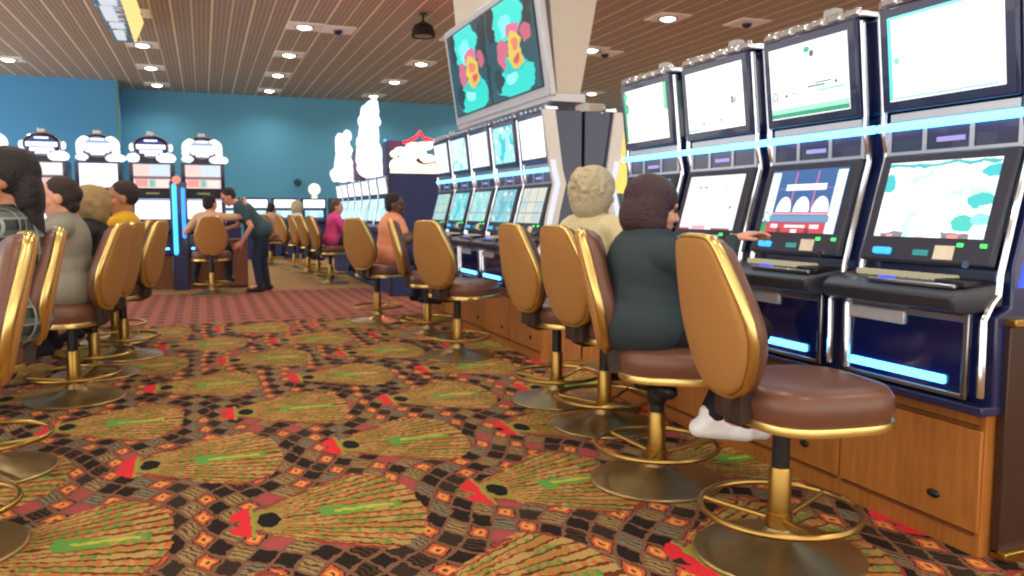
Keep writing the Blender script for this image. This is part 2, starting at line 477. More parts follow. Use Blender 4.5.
# black bell pendant
t = thing('pendant_lamp', 'black bell shaped pendant hanging from the ceiling left of the big screen', 'lamp', (3.36, 12.66, CEIL))
part('canopy', None, lambda: MB().lathe([(0.001, 0), (0.06, 0), (0.055, -0.03), (0.001, -0.04)], 20), black_pl, t)
part('rod', None, lambda: MB().tube([(0, 0, -0.02), (0, 0, -0.16)], 0.018), black_pl, t)
part('lamp_shade', None, lambda: MB().lathe([(0.03, -0.13), (0.07, -0.15), (0.15, -0.20), (0.185, -0.29), (0.19, -0.37), (0.178, -0.37), (0.17, -0.29), (0.05, -0.18)], 28), black_pl, t)
part('lens', None, lambda: MB().lathe([(0.001, -0.37), (0.10, -0.37), (0.147, -0.36), (0.13, -0.33), (0.001, -0.33)], 24), mat('brown_lens', '#8a7060', 0.4), t)

# ------------------------------------------------------------------ stool
def back_half(t):
    K = [(0, .07), (.03, .108), (.09, .148), (.2, .186), (.32, .211), (.43, .220), (.55, .209), (.7, .181), (.85, .149), (.95, .126), (.985, .110), (1, .085)]
    for (a, b), (c, d) in zip(K, K[1:]):
        if t <= c: return b + (d - b) * (t - a) / (c - a)
    return K[-1][1]
ZB0, ZB1 = 0.58, 1.097
def back_pt(y, z, off=0.0):
    t = (z - ZB0) / (ZB1 - ZB0)
    return Vector((-0.225 - 0.115 * t + 0.6 * y * y + off, y, z))
def back_outline(n=14, sc=1.0):
    L = []
    ts = [0.0, .015, .04, .09, .16, .26, .38, .5, .62, .74, .85, .93, .97, .99, 1.0]
    zc = (ZB0 + ZB1) / 2 + 0.0
    for t in ts: L.append((back_half(t), ZB0 + t * (ZB1 - ZB0)))
    for yy in (0.045, -0.045): L.append((yy, ZB1 + 0.003))
    for t in reversed(ts): L.append((-back_half(t), ZB0 + t * (ZB1 - ZB0)))
    for yy in (-0.04, 0.04): L.append((yy, ZB0 - 0.004))
    return [(y * sc, zc + (z - zc) * sc) for y, z in L]
def stool(label, loc, rz, group=None):
    t = thing('swivel_stool', label, 'chair', loc, rz, group)
    part('base_plate', None, lambda: MB().lathe([(0.001, 0.0), (0.286, 0.0), (0.289, 0.008), (0.282, 0.014), (0.2, 0.03), (0.10, 0.05), (0.06, 0.075), (0.045, 0.10), (0.001, 0.10)], 48), disc_metal, t, angle=25)
    part('column', None, lambda: MB().lathe([(0.001, 0.09), (0.038, 0.09), (0.038, 0.30), (0.034, 0.31), (0.001, 0.31)], 24), bronze, t)
    part('gas_sleeve', None, lambda: MB().lathe([(0.001, 0.30), (0.03, 0.30), (0.03, 0.49), (0.001, 0.49)], 20), black_pl, t)
    part('swivel_plate', None, lambda: MB().box(-0.13, 0.13, -0.11, 0.11, 0.468, 0.492), black_pl, t, bevel=0.006)
    def ring():
        m = MB()
        R = 0.265
        m.tube([(R * math.cos(2 * PI * k / 40), R * math.sin(2 * PI * k / 40), 0.165) for k in range(40)], 0.011, 10, True)
        for a in (0.4, 0.4 + 2 * PI / 3, 0.4 + 4 * PI / 3):
            m.tube([(0.03 * math.cos(a), 0.03 * math.sin(a), 0.125), (0.15 * math.cos(a), 0.15 * math.sin(a), 0.145), (R * math.cos(a), R * math.sin(a), 0.165)], 0.009, 8)
        m.lathe([(0.036, 0.11), (0.046, 0.11), (0.046, 0.15), (0.036, 0.15)], 20)
        return m
    part('foot_ring', None, ring, bronze, t)
    def sup(a, b, z, n=48, e=3.2, cx=0.075):
        r = []
        for k in range(n):
            th = 2 * PI * k / n; c, s_ = math.cos(th), math.sin(th)
            r.append(Vector((cx + a * math.copysign(abs(c) ** (2 / e), c), b * math.copysign(abs(s_) ** (2 / e), s_), z)))
        return r
    part('seat', None, lambda: MB().loft([sup(.10, .10, .488), sup(.225, .245, .490), sup(.237, .257, .515), sup(.245, .265, .55), sup(.242, .262, .585), sup(.227, .247, .61), sup(.17, .19, .622), sup(.08, .085, .626)]), brown_vinyl, t, angle=60)
    part('seat_trim', None, lambda: MB().loft([sup(.227, .247, .478), sup(.244, .264, .48), sup(.246, .266, .50), sup(.243, .263, .508), sup(.227, .247, .508)], close=True, cap=False), gold, t)
    bk = part('backrest', None, lambda: MB().loft(
        [[back_pt(y, z, -0.012) for y, z in back_outline(sc=.97)], [back_pt(y, z, 0.0) for y, z in back_outline(sc=1.0)],
         [back_pt(y, z, 0.045) for y, z in back_outline(sc=.985)], [back_pt(y, z, 0.07) for y, z in back_outline(sc=.90)],
         [back_pt(y, z, 0.085) for y, z in back_outline(sc=.6)], [back_pt(y, z, 0.087) for y, z in back_outline(sc=.15)]]), brown_vinyl, t, angle=50)
    part('back_panel', None, lambda: MB().loft([[back_pt(y, z, -0.012) for y, z in back_outline(sc=.975)], [back_pt(y, z, -0.024) for y, z in back_outline(sc=.965)], [back_pt(y, z, -0.030) for y, z in back_outline(sc=.90)], [back_pt(y, z, -0.032) for y, z in back_outline(sc=.4)]]), tan_fabric, bk, angle=50)
    def rim():
        ol = back_outline(sc=1.0); n = len(ol); rings = []
        for i, (y, z) in enumerate(ol):
            c = back_pt(y, z, .004); a, b2 = back_pt(*ol[i - 1]), back_pt(*ol[(i + 1) % n])
            tg = (b2 - a).normalized(); out = tg.cross(Vector((1, 0, 0))).normalized(); ax = out.cross(tg).normalized()
            rings.append([c + ax * .018 * math.cos(2 * PI * k / 12) + out * .010 * math.sin(2 * PI * k / 12) for k in range(12)])
        return MB().loft(rings, close=True)
    part('rim_trim', None, rim, gold, bk, angle=60)
    def brk():
        m = MB()
        m.tube([(-.04, 0, .479), (-.13, 0, .479), (-.185, 0, .50), (-.192, 0, .56), (-.18, 0, .64)], [.03, .03, .034, .034, .03], 8)
        m.box(-.205, -.155, -.085, .085, .49, .612)
        return m
    part('back_bracket', None, brk, vinyl_dark, t)
    return t
STOOL0 = None
def place_stool(label, x, y, deg, group='swivel stools at the slot machines'):
    global STOOL0
    if STOOL0 is None:
        STOOL0 = stool(label, (x, y, 0), rad(deg), group); return STOOL0
    return dup(STOOL0, (x, y, 0), rad(deg), label, group)

s1 = place_stool('empty tan-backed stool with brown seat, nearest on the right side', 1.815, 2.16, -8)
s2 = place_stool('edge-on gold-trimmed stool under the woman in the dark sweater', 1.82, 2.97, -31)
s3 = place_stool('tan-backed stool directly behind the white-haired woman', 2.03, 3.86, 8)
s4 = place_stool('stool left of the white-haired woman, last one before the gap in the machines', 2.03, 4.50, 6)
s5 = place_stool('empty stool with wide tan back in front of the middle slot row', 1.90, 6.18, 27)
s6 = place_stool('edge-on stool between the woman in orange and the wide empty stool', 1.95, 7.3, -14)
s7 = place_stool('rounded tan stool back left of the woman in orange', 1.72, 8.5, 33)
s8 = place_stool('far stool right behind the person in pink', 1.92, 13.3, 8)
s9 = place_stool('far stool just left of the person in pink', 1.88, 14.5, 12)
s10 = place_stool('far stool right of the person in the white shirt', 1.85, 15.7, 10)
s11 = place_stool('farthest visible stool, under the person in the white shirt', 1.72, 16.9, 15)
l1 = place_stool('nearest stool at the left edge with gold rim', -0.91, 3.2, 197)
l2 = place_stool('second stool from the left edge, behind the person in plaid', -0.955, 4.15, 196)
l3 = place_stool('stool behind the woman in the grey cardigan', -0.79, 5.6, 168)
l4 = place_stool('stool under the blond person in black', -0.765, 6.4, 166)
l5 = place_stool('stool behind the person in the yellow shirt', -0.635, 7.15, 165)
l6 = place_stool('stool half hidden beyond the yellow shirt', -0.78, 8.0, 175)
c10 = place_stool('stool with its round tan back to the aisle, at the far round-topped machines', 0.09, 12.1, 90)
# height lever knob on the woman's stool
def knob():
    m = MB(); m.cap((0.0, -0.05, 0.43), (0.05, -0.10, 0.42), 0.030, 0.034); m.cap((-.03, 0.05, 0.44), (-0.05, -0.08, 0.45), 0.03, 0.032); m.cap((0, 0, 0.375), (0, 0, 0.46), 0.045, 0.048); return m
part('lever_knob', None, knob, black_pl, s2)

# ------------------------------------------------------------------ slot machines
def slab(p0, p1, th, y0, y1, m=None):
    """board standing on the line p0->p1 in the x-z plane, thickness th towards -x"""
    (x0, z0), (x1, z1) = p0, p1
    L = math.hypot(x1 - x0, z1 - z0); nx, nz = -(z1 - z0) / L, (x1 - x0) / L
    q = [(x0, z0), (x1, z1), (x1 + nx * th, z1 + nz * th), (x0 + nx * th, z0 + nz * th)]
    return (m or MB()).prism(q, y0, y1)
def lerp2(a, b, t): return (a[0] + (b[0] - a[0]) * t, a[1] + (b[1] - a[1]) * t)

UP0, UP1 = (0.095, 1.565), (0.05, 1.955)
LO0, LO1 = (0.0, 0.985), (0.11, 1.39)
def screen_part(name, p0, p1, a, b, y0, y1, th, mt, parent, key):
    q0, q1 = lerp2(p0, p1, a), lerp2(p0, p1, b)
    return part(name, key, lambda: slab(q0, q1, th, y0, y1), mt, parent, uv=(y0, y1, q0[1], q1[1]), smooth=False)

def slot_machine(label, loc, rz, up_m, lo_m, group, back=0.34, pitch=0.688, detail=True):
    t = thing('slot_machine', label, 'slot machine', loc, rz, group)
    hw = pitch / 2
    poly = [(0.0, .5), (-.02, .53), (-.025, .83), (.04, .86), (.04, 1.0), (.145, 1.39), (.15, 1.47), (.15, 1.56), (.125, 1.57), (.085, 1.94), (.12, 1.955), (back, 1.955), (back, .5)]
    part('cabinet', ('cab', back, pitch), lambda: MB().prism(poly, -hw + .004, hw - .004), navy, t, bevel=0.006)
    trim_path = [(-.055, .56), (-.06, .82), (-.03, .87), (.0, .90), (.005, .97), (.055, 1.18), (.11, 1.385), (.105, 1.42), (.085, 1.50), (.085, 1.57), (.045, 1.94)]
    for sy in (-1, 1):
        part('side_trim', ('trim', sy), lambda: MB().tube([(x, sy * .297, z) for x, z in trim_path], .0135, 8), chrome, t)
    def top():
        m = MB(); m.box(.03, .13, -.30, .30, 1.955, 1.985)
        for k in range(6): m.box(.024, .05, -.29 + k * .1, -.215 + k * .1, 1.962, 1.995)
        return m
    part('top_trim', 'toptrim', top, chrome, t, bevel=.006)
    part('candle', 'candle', lambda: MB().box(.14, .19, -.035, .035, 1.95, 2.06), glow('candle_lamp', '#e8e0cc', 0.5), t, bevel=.006)
    um = part('upper_monitor', 'upm', lambda: slab(UP0, UP1, .035, -.283, .283), navy, t, bevel=.008)
    screen_part('screen', UP0, UP1, .10, .90, -.24, .24, .039, up_m, um, ('ups', up_m.name))
    lm = part('lower_monitor', 'lom', lambda: slab(LO0, LO1, .03, -.283, .283), charcoal, t, bevel=.008)
    screen_part('screen', LO0, LO1, .225, .915, -.235, .235, .034, lo_m, lm, ('los', lo_m.name))
    # strip between the monitors
    mp = part('middle_panel', 'midp', lambda: MB().box(.10, .15, -.285, .285, 1.40, 1.56), navy, t, bevel=.004)
    def posts():
        m = MB()
        for y in (-.285, -.10, .10, .265): m.box(.094, .105, y, y + .02, 1.405, 1.49)
        m.box(.092, .105, -.285, .285, 1.393, 1.408)
        m.box(.090, .105, -.27, .27, 1.525, 1.555)
        return m
    part('panel_frame', 'midf', posts, chrome_soft, mp)
    part('name_plate', 'midt', lambda: MB().box(.092, .103, -.06, .055, 1.435, 1.452), glow('name_plate_light', '#b8b0ff', .9), mp)
    part('neon_tube', ('neon', pitch), lambda: MB().tube([(.083, -hw, 1.505), (.083, hw, 1.505)], .0165, 10), cyan_neon, t)
    # deck
    dk = part('button_deck', 'deck', lambda: MB().loft([
        [(.03, -.326, z), (.03, .326, z), (-.10, .326, z - .015), (-.155 + dx, .30, z - .03), (-.155 + dx, -.285, z - .03), (-.06, -.326, z - .015)]
        for z, dx in ((.862, .05), (.880, .0), (.925, -.01), (.945, .015))]), deck_m, t, bevel=.008, loc=(0, .03, 0))
    for k in range(9): part('button', ('btn', k), lambda: MB().box(-.035, .0, .22 - k * .05, .26 - k * .05, .935, .957), btn_lit, dk, bevel=.004)
    part('spin_button', 'spin', lambda: MB().lathe([(.001, .955), (.03, .95), (.034, .93), (.001, .93)], 16, (-.085, .06, -.012)), btn_blue, dk)
    part('ticket_tray', 'tray', lambda: MB().box(-.11, -.01, -.29, -.17, .925, .949), black_pl, dk, bevel=.004)
    part('tray_lip', 'traylip', lambda: MB().box(-.135, -.112, -.27, .10, .921, .936), chrome_soft, dk, bevel=.004)
    # slots and displays under the lower screen
    q = lambda a, b, y0, y1, th: slab(lerp2(LO0, LO1, a), lerp2(LO0, LO1, b), th, y0, y1)
    part('bill_slot', 'bill', lambda: q(.06, .12, .135, .215, .045), bill_blue, t, bevel=.006)
    part('digit_display', 'digi', lambda: q(.065, .115, -.03, .035, .033), teal_disp, t)
    part('rate_card', 'card', lambda: q(.04, .16, -.135, -.055, .033), cream_m, t)
    for y in (-.165, -.255): part('status_light', ('led', y), lambda: q(.155, .185, y, y + .022, .035), green_led, t)
    part('key_lock', 'lock', lambda: MB().lathe([(.001, 0), (.014, 0), (.014, .02), (.001, .02)], 14, (-.025, -.205, 1.0), rot=Matrix.Rotation(-PI / 2, 3, 'Y')), chrome, t)
    # belly door
    bd = part('belly_door', 'belly', lambda: MB().box(-.052, -.01, -.285, .285, .545, .835), glass_blk, t, bevel=.006, loc=(0, .04, .008))
    def frame():
        m = MB()
        m.box(-.062, -.045, -.285, -.262, .535, .84); m.box(-.062, -.045, .262, .285, .535, .84)
        m.box(-.060, -.045, -.27, .27, .795, .83); m.box(-.062, -.045, -.285, .285, .532, .55)
        return m
    part('door_frame', 'bframe', frame, chrome_soft, bd, bevel=.004)
    part('upper_plate', 'bplate', lambda: MB().box(-.066, -.045, -.02, .255, .757, .806), mat('pale_steel_plate', '#dfe1e8', .3, .3), bd, bevel=.006)
    part('light_bar', 'bbar', lambda: MB().box(-.066, -.048, -.20, .235, .572, .602), blue_bar, bd, bevel=.004)
    part('bottom_ledge', ('ledge', pitch), lambda: MB().box(-.075, .05, -hw, hw, .50, .53), navy, t, bevel=.004)
    return t

def base_cabinet(label, loc, rz, group, depth=.34, pitch=.688):
    t = thing('base_cabinet', label, 'cabinet', loc, rz, group)
    hw = pitch / 2
    part('carcass', ('bc', depth, pitch), lambda: MB().box(0, depth, -hw, hw, 0, .5), wood, t)
    part('door', ('bcd', pitch), lambda: MB().box(-.012, 0.0, -hw + .004, hw - .004, .085, .44), wood, t, bevel=.003)
    for z in (.445, .072): part('groove_strip', ('bcr', pitch, z), lambda: MB().box(-.014, 0, -hw + .02, hw - .02, z, z + .011), wood_trim, t)
    part('lock', 'bclock', lambda: MB().ell((-.014, -.14 + .0, .17), (.01, .028, .016)), black_pl, t)
    return t

W = '#ffffff'
scr = {}
scr['m1u'] = screen_mat('screen_white_cyan_edge', '#fdffff', [('r', 0, 0, .035, 1, '#5fe0ea'), ('r', 0, .95, .8, 1, '#7ce6ee'), ('e', .05, .42, .11, .50, '#7fd8c0'), ('r', .88, .58, .94, .60, '#b8c8c8'), ('r', .06, 0, .95, .03, '#a8c8d8')], strength=1.5)
scr['m1l'] = screen_mat('screen_white_teal_patches', '#f4ffff', [('r', .0, .96, 1, 1, '#48b8bc'), ('e', -.05, .62, .10, .86, '#3fc4c8'), ('e', .86, .78, 1.05, .95, '#3fc8cc'), ('e', .78, .42, 1.02, .58, '#45c8c4'), ('e', .70, .12, .90, .34, '#4cccc0'), ('e', .86, .2, 1.02, .36, '#8fe8e0'), ('r', .06, 0, .28, .09, '#8d8088'), ('r', .64, 0, .88, .09, '#8a7a80'), ('r', .70, .01, .80, .07, '#ff9a90'), ('r', .12, .01, .19, .07, '#ffb0a4'), ('r', .4, 0, .5, .06, '#f0c0c8')], blot=[('#c8f6f4', 5, .62, 9.2)], strength=1.3, warp=.10)
scr['m2u'] = screen_mat('screen_white_green_foot', '#fbfffd', [('r', 0, 0, 1, .06, '#2f9a74'), ('r', 0, .06, 1, .13, '#a6e8c8'), ('e', .47, .84, .55, .92, '#30b090'), ('e', .54, .77, .60, .86, '#606068'), ('r', .5, .36, .72, .385, '#5a8a84'), ('r', .6, .40, .8, .42, '#58948c'), ('r', .62, .29, .95, .32, '#9ae0cc'), ('e', .02, .24, .10, .38, '#707478'), ('e', .035, .26, .085, .36, W), ('r', .2, .28, .23, .32, '#505058'), ('r', .84, .36, .87, .40, '#505058'), ('r', .3, .31, .33, .33, '#a04040')], strength=1.35)
scr['m2l'] = screen_mat('screen_blue_three_reels', '#2f5f96', [('r', 0, .2, .12, 1, '#e8faff'), ('r', .88, 0, 1, 1, '#e0f6ff'), ('r', .34, .4, .36, 1, '#c06a9a'), ('r', .63, .4, .65, 1, '#c06a9a'), ('r', .14, .72, .88, .735, '#8a6ab0'), ('r', .24, .70, .78, .80, '#f4faff'), ('d', .16, .36, .37, .60, '#ffffff'), ('d', .40, .36, .62, .60, '#ffffff'), ('d', .65, .36, .87, .60, '#ffffff'), ('r', .10, .31, .88, .35, '#c89ab0'), ('r', .10, .20, .9, .30, '#6a92b4'), ('r', .06, 0, .88, .19, '#c4424e'), ('r', .14, .10, .24, .16, '#ffe8e8'), ('r', .34, .11, .62, .15, '#fff0f0'), ('r', .68, .10, .80, .16, '#ffe8e8'), ('r', .44, .03, .52, .08, '#ffffff'), ('r', .24, 0, .30, .10, '#7a3040'), ('r', .62, 0, .68, .10, '#7a3040'), ('e', 0, .2, .09, .36, '#20a060'), ('e', .015, .22, .075, .34, '#f8ffff'), ('r', 0, 0, .07, .17, '#1f9c58')], strength=1.35)
scr['m3u'] = screen_mat('screen_white_plain', '#ffffff', [('e', .80, .36, .90, .46, '#a8a8b8'), ('r', .80, .36, .83, .48, '#484858'), ('e', .26, .08, .32, .14, '#90a0b0'), ('e', .58, .10, .64, .17, '#98a8b8'), ('r', 0, 0, .2, .05, '#a0e0f0')], strength=1.6)
scr['m3l'] = screen_mat('screen_pale_pink_numbers', '#fff6fa', [('r', 0, 0, .2, .06, '#d05060'), ('r', .62, 0, .95, .06, '#8a6070'), ('r', .25, .03, .5, .10, '#f0b0b8'), ('r', .22, .80, .26, .84, '#9090a0'), ('r', .33, .80, .38, .83, '#a07080'), ('r', .86, .42, .89, .46, '#6a6a78'), ('r', .70, .80, .74, .82, '#a0a0b0'), ('r', .1, .60, .9, .61, '#e8d8e4'), ('r', .1, .4, .9, .41, '#e8d8e4')], strength=1.15)
scr['m4u'] = screen_mat('screen_white_green_edge', '#fcfffd', [('r', 0, 0, .05, 1, '#2f9f6a'), ('e', .0, .55, .12, .75, '#37a878'), ('r', .94, .5, 1, 1, '#6cc89c'), ('e', 0, .8, .1, .95, '#48c0a0')], strength=1.5)
scr['m4l'] = screen_mat('screen_dark_cyan_left', '#48b8cc', [('r', .3, 0, 1, 1, '#2a3450')], strength=.9)
def bank_screen(n, bg, c1, c2, st=1.1, sh=()):
    return screen_mat(n, bg, list(sh), blot=[(c1, 3, .56, len(n)), (c2, 5, .62, 2.0 + len(n))], strength=st)
b2u = [bank_screen('bank_top_white', '#ffffff', '#ffffff', '#f0f8ff', 1.4), bank_screen('bank_top_teal', '#a8f0f0', '#30c8d8', '#f8ffff', 1.1),
       bank_screen('bank_top_pale', '#f4fbff', '#ffe8ee', '#c8f0f4', 1.2), bank_screen('bank_top_ice', '#d8fbff', '#7fe8f0', '#ffffff', 1.2), bank_screen('bank_top_rose', '#fff0f4', '#d8f8fa', '#ffffff', 1.2)]
stripes = [('r', 0, .3, 1, .33, '#a090a0'), ('r', 0, .62, 1, .64, '#90a0a8'), ('r', .3, 0, .33, 1, '#a8b0b8'), ('r', .66, 0, .69, 1, '#a8b0b8')]
b2l = [bank_screen('bank_low_pastel', '#e0e4d0', '#c0d8e0', '#f8d8d8', 1.0, stripes), bank_screen('bank_low_teal', '#90d8e0', '#60c0d0', '#f0f0f8', 1.0, stripes),
       bank_screen('bank_low_mint', '#b0e8e4', '#98dcdc', '#e0f8f4', 1.0, stripes[:1]), bank_screen('bank_low_aqua', '#90e4e4', '#58ccd4', '#d8f8f8', 1.0), bank_screen('bank_low_sage', '#b4dcd8', '#c8e4c8', '#90d0d8', .95, stripes[:2])]

GR = 'slot machines in the near right row'
m_lab = ['nearest slot machine at the right edge, white upper screen and teal-patched lower screen', 'slot machine with three white domes on a blue lower screen, second from right',
         'slot machine with plain white upper and pale pink lower screen, third from right', 'slot machine with green-edged white upper screen, left end of the near row']
for k in range(4):
    y = 2.18 + .688 * k
    slot_machine(m_lab[k], (2.45, y, 0), 0, scr['m%du' % (k + 1)], scr['m%dl' % (k + 1)], GR, pitch=.688 if k else .64)
    base_cabinet(['oak base cabinet under the nearest slot machine, its end exposed', 'oak base cabinet with oval lock behind the nearest stool', 'oak base cabinet under the third machine, behind the woman in dark', 'oak base cabinet at the left end of the near row'][k], (2.43, y if k else 2.204, 0), 0, 'oak base cabinets of the near row', .36, .688 if k else .64)
# end panel closing the near row, its dark brown painting in shade
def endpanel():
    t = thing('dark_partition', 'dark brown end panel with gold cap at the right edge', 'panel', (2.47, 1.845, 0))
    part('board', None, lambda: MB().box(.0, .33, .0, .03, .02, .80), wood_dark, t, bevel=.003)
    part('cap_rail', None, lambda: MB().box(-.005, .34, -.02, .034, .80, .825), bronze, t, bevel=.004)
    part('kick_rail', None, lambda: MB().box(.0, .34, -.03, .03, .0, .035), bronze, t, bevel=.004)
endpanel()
m1 = [o for o in COL.objects if o.get('label') == m_lab[0]][0]
part('side_light', None, lambda: MB().hexa([(.03, -.352, .93), (.05, -.352, .93), (.05, -.342, .93), (.03, -.342, .93)], [(.14, -.352, 1.40), (.17, -.352, 1.40), (.17, -.342, 1.40), (.14, -.342, 1.40)]), blue_glow, m1)

P2 = .658
words = ['near end', 'second from the near end', 'middle', 'second from the far end', 'far end']
desc = ['white upper and pastel lower screens', 'teal and white upper screen', 'pale rose tinted upper screen', 'ice blue upper screen', 'narrow pink white upper screen']
for k in range(5):
    y = 5.69 + P2 * (k + .5)
    slot_machine('slot machine with %s, %s of middle row' % (desc[k], words[k]), (2.45, y, 0), 0, b2u[k], b2l[k], 'slot machines in the middle row', .325, P2)
    base_cabinet('oak base cabinet at the %s of the middle row' % words[k], (2.43, y, 0), 0, 'oak base cabinets of the middle row', .345, P2)
# rear neighbour whose side closes the row's end
slot_machine('rear slot machine turned away, its navy side beside the hanging screen row', (3.12, 5.69 + P2 * .5, 0), PI, b2u[3], b2l[3], 'slot machines turned away behind the middle row', .325, P2)
base_cabinet('base cabinet under the rear slot machine that faces away', (3.14, 5.69 + P2 * .5, 0), PI, None, .345, P2)
def end_trim(label, x0, sgn):
    t = thing('end_trim', label, 'trim', (x0, 5.66, 0), 0)
    prof = [(-.055, .56), (-.06, .84), (.0, .93), (.05, 1.18), (.10, 1.39), (.07, 1.5), (.06, 1.57), (.005, 1.95)]
    m = MB()
    q0 = [(sgn * (x - .03), z) for x, z in prof] + [(sgn * (x + .075), z) for x, z in reversed(prof)]
    m.prism(q0, 0, .028)
    part('trim_board', None, lambda: m, mat('white_lit_trim', '#d9d4cf', .35, .2), t)
    part('light_strip', None, lambda: MB().prism([(sgn * (x - .02), z) for x, z in prof[:7]] + [(sgn * (x + .02), z) for x, z in reversed(prof[:7])], -.012, 0), glow('lavender_edge_light', '#eceeff', 1.0), t)
end_trim('white curved trim on the near end of the middle row, left side', 2.45, 1)
end_trim('white curved trim on the near end of the middle row, right side', 3.12, -1)

# ------------------------------------------------------------------ hanging screen over the middle row
def hanging_screen():
    t = thing('hanging_screen', 'big tilted screen in a silver frame with beige housing, hung above the middle slot row', 'screen', (2.5, 5.7, 2.06))
    L = 2.34
    # beige wedge going up to the ceiling
    part('housing', None, lambda: MB().hexa([(.06, 0.0, 0.02), (.26, 0.0, 0.02), (.26, L, 0.02), (.06, L, 0.02)], [(-.14, 0.0, 2.24), (.68, 0.0, 2.24), (.68, L, 2.24), (-.14, L, 2.24)]), beige_p, t, bevel=.006)
    a, b = (0.05, 0.0), (-.085, 0.93)
    part('bottom_plate', None, lambda: MB().box(.0, .30, -.01, L + .01, -.045, .02), silver_p, t, bevel=.006)
    fr = part('frame', None, lambda: slab(a, b, .06, -.03, L + .03), silver_p, t, bevel=.012)
    blk = part('screen_surround', None, lambda: slab(lerp2(a, b, .085), lerp2(a, b, .93), .066, .05, L - .05), charcoal, fr)
    bg = '#10444c'
    def fig(u):
        s = .46
        k = lambda a0, b0, a1, b1, c, sh='e': (sh, u + a0 * s, b0, u + a1 * s, b1, c)
        return [k(.10, .56, .82, 1.05, '#2ed8cc'), k(.30, .60, .62, .84, '#7cf0e4'), k(.06, -.05, .96, .34, '#22d0c2'), k(.30, .1, .6, .26, '#90f4e8'), k(.30, .22, .8, .40, '#20c0b4'),
                k(.02, .62, .20, .98, '#0c2228'), k(.84, .50, 1.0, .95, '#0c2228'), k(.05, .05, .26, .36, '#0e2a30'),
                k(.18, .32, .44, .62, '#c8647c'), k(.74, .46, .94, .66, '#c05c6c'), k(.42, .55, .74, .74, '#d86a98'), k(.44, .28, .72, .64, '#d8c048'), k(.5, .42, .66, .56, '#e07a58'), k(.5, .26, .76, .42, '#e0b040'), k(.56, .32, .7, .40, '#c85050')]
    sm_ = screen_mat('hanging_screen_picture', bg, fig(.02) + fig(.52) + [('r', .475, 0, .505, 1, '#10141c')], strength=1.2, warp=.12)
    q0, q1 = lerp2(a, b, .10), lerp2(a, b, .915)
    part('screen', None, lambda: slab(q0, q1, .07, .07, L - .07), sm_, blk, uv=(.07, L - .07, q0[1], q1[1]), smooth=False)
hanging_screen()

# ------------------------------------------------------------------ far right row: dark end, sign, tall lit columns
GF = 'slot machines in the far right row'
b3 = [bank_screen('far_screen_white', '#f8fbff', '#d8e8ff', '#ffffff', 1.3), bank_screen('far_screen_aqua', '#d0f4ff', '#90e0f0', '#ffffff', 1.2)]
def far_machine(label, y):
    t = thing('slot_machine', label, 'slot machine', (2.45, y, 0), 0, GF)
    poly = [(0, .0), (0, .5), (-.03, .52), (-.03, .85), (-.14, .88), (-.14, .93), (.02, .98), (.1, 1.40), (.06, 1.70), (.30, 1.70), (.30, 0)]
    part('cabinet', 'fm_c', lambda: MB().prism(poly, -.33, .33), navy_side, t, bevel=.008)
    part('screen', ('fm_l', 0), lambda: slab((.02, 1.03), (.09, 1.36), .012, -.24, .24), b3[1], t, uv=(-.24, .24, 1.03, 1.36), smooth=False)
    part('screen', ('fm_u', 0), lambda: slab((.095, 1.44), (.065, 1.67), .012, -.24, .24), b3[0], t, uv=(-.24, .24, 1.44, 1.67), smooth=False)
    part('side_trim', 'fm_t', lambda: MB().tube([(-.035, -.32, .52), (-.035, -.32, .86), (.01, -.32, .98), (.095, -.32, 1.40), (.055, -.32, 1.7)], .014, 8), chrome, t)
    part('light_bar', 'fm_b', lambda: MB().box(-.045, -.028, -.2, .2, .58, .61), blue_bar, t)
    part('button_deck', 'fm_d', lambda: MB().box(-.15, .0, -.3, .3, .93, .95), deck_m, t)
    return t
for k in range(8):
    far_machine(['slot machine behind the dark end panel, first of the far right row', 'far slot machine under the small white column', 'far slot machine under the taller lit column', 'far slot machine between the two lit columns', 'far slot machine left of the taller lit column', 'far slot machine under the shorter lit column', 'far slot machine left of the shorter lit column', 'last slot machine of the far right row'][k], 11.33 + k * .68)
def dark_end():
    t = thing('dark_partition', 'dark navy end panel of the far row, below the white and red lit sign', 'panel', (2.40, 10.92, 0))
    part('board', None, lambda: MB().box(0, .70, 0, .06, 0, 1.70), navy_side, t, bevel=.008)
    part('edge_trim', None, lambda: MB().box(-.02, .02, -.012, .06, 0, 1.70), charcoal, t, bevel=.004)
dark_end()
def tree_sign():
    t = thing('lit_sign', 'white cloud-shaped lit sign with a red neon crest on the dark end panel', 'sign', (2.43, 10.94, 1.70))
    lit = glow('sign_white_face', '#fff2d8', 1.8)
    def cloud():
        m = MB()
        for (x, z, rx, rz_) in [(.10, .10, .12, .11), (.24, .17, .13, .16), (.38, .20, .15, .19), (.54, .13, .13, .14), (.05, .26, .06, .05), (.15, .31, .1, .05), (.33, .36, .12, .07), (.48, .38, .13, .06), (.58, .42, .06, .03)]:
            m.ell((x, .03, z), (rx, .035, rz_), n=18)
        return m
    part('face', None, cloud, lit, t)
    part('foot', None, lambda: MB().box(.0, .66, .0, .09, .0, .035), lit, t, bevel=.01)
    part('neon_crest', None, lambda: MB().tube([(.18, .03, .42), (.26, .03, .44), (.36, .03, .50), (.42, .03, .58), (.47, .03, .49), (.60, .03, .46)], .018, 8), red_neon, t)
    part('figure', None, lambda: MB().tube([(.36, -.012, .20), (.40, -.014, .16), (.46, -.014, .13), (.56, -.012, .15), (.62, -.012, .16)], [.03, .025, .012, .010, .008], 8), mat('dark_red_plastic', '#7a2c2c', .5), t)
    part('bulb_row', None, lambda: sum_mb([((.02 + .09 * k, -.005, .06), .028) for k in range(8)]), glow('warm_bulb', '#ffe0a0', 2.0), t)
def sum_mb(L):
    m = MB()
    for c, r in L: m.ell(c, (r, r, r), n=10, h=8)
    return m
tree_sign()
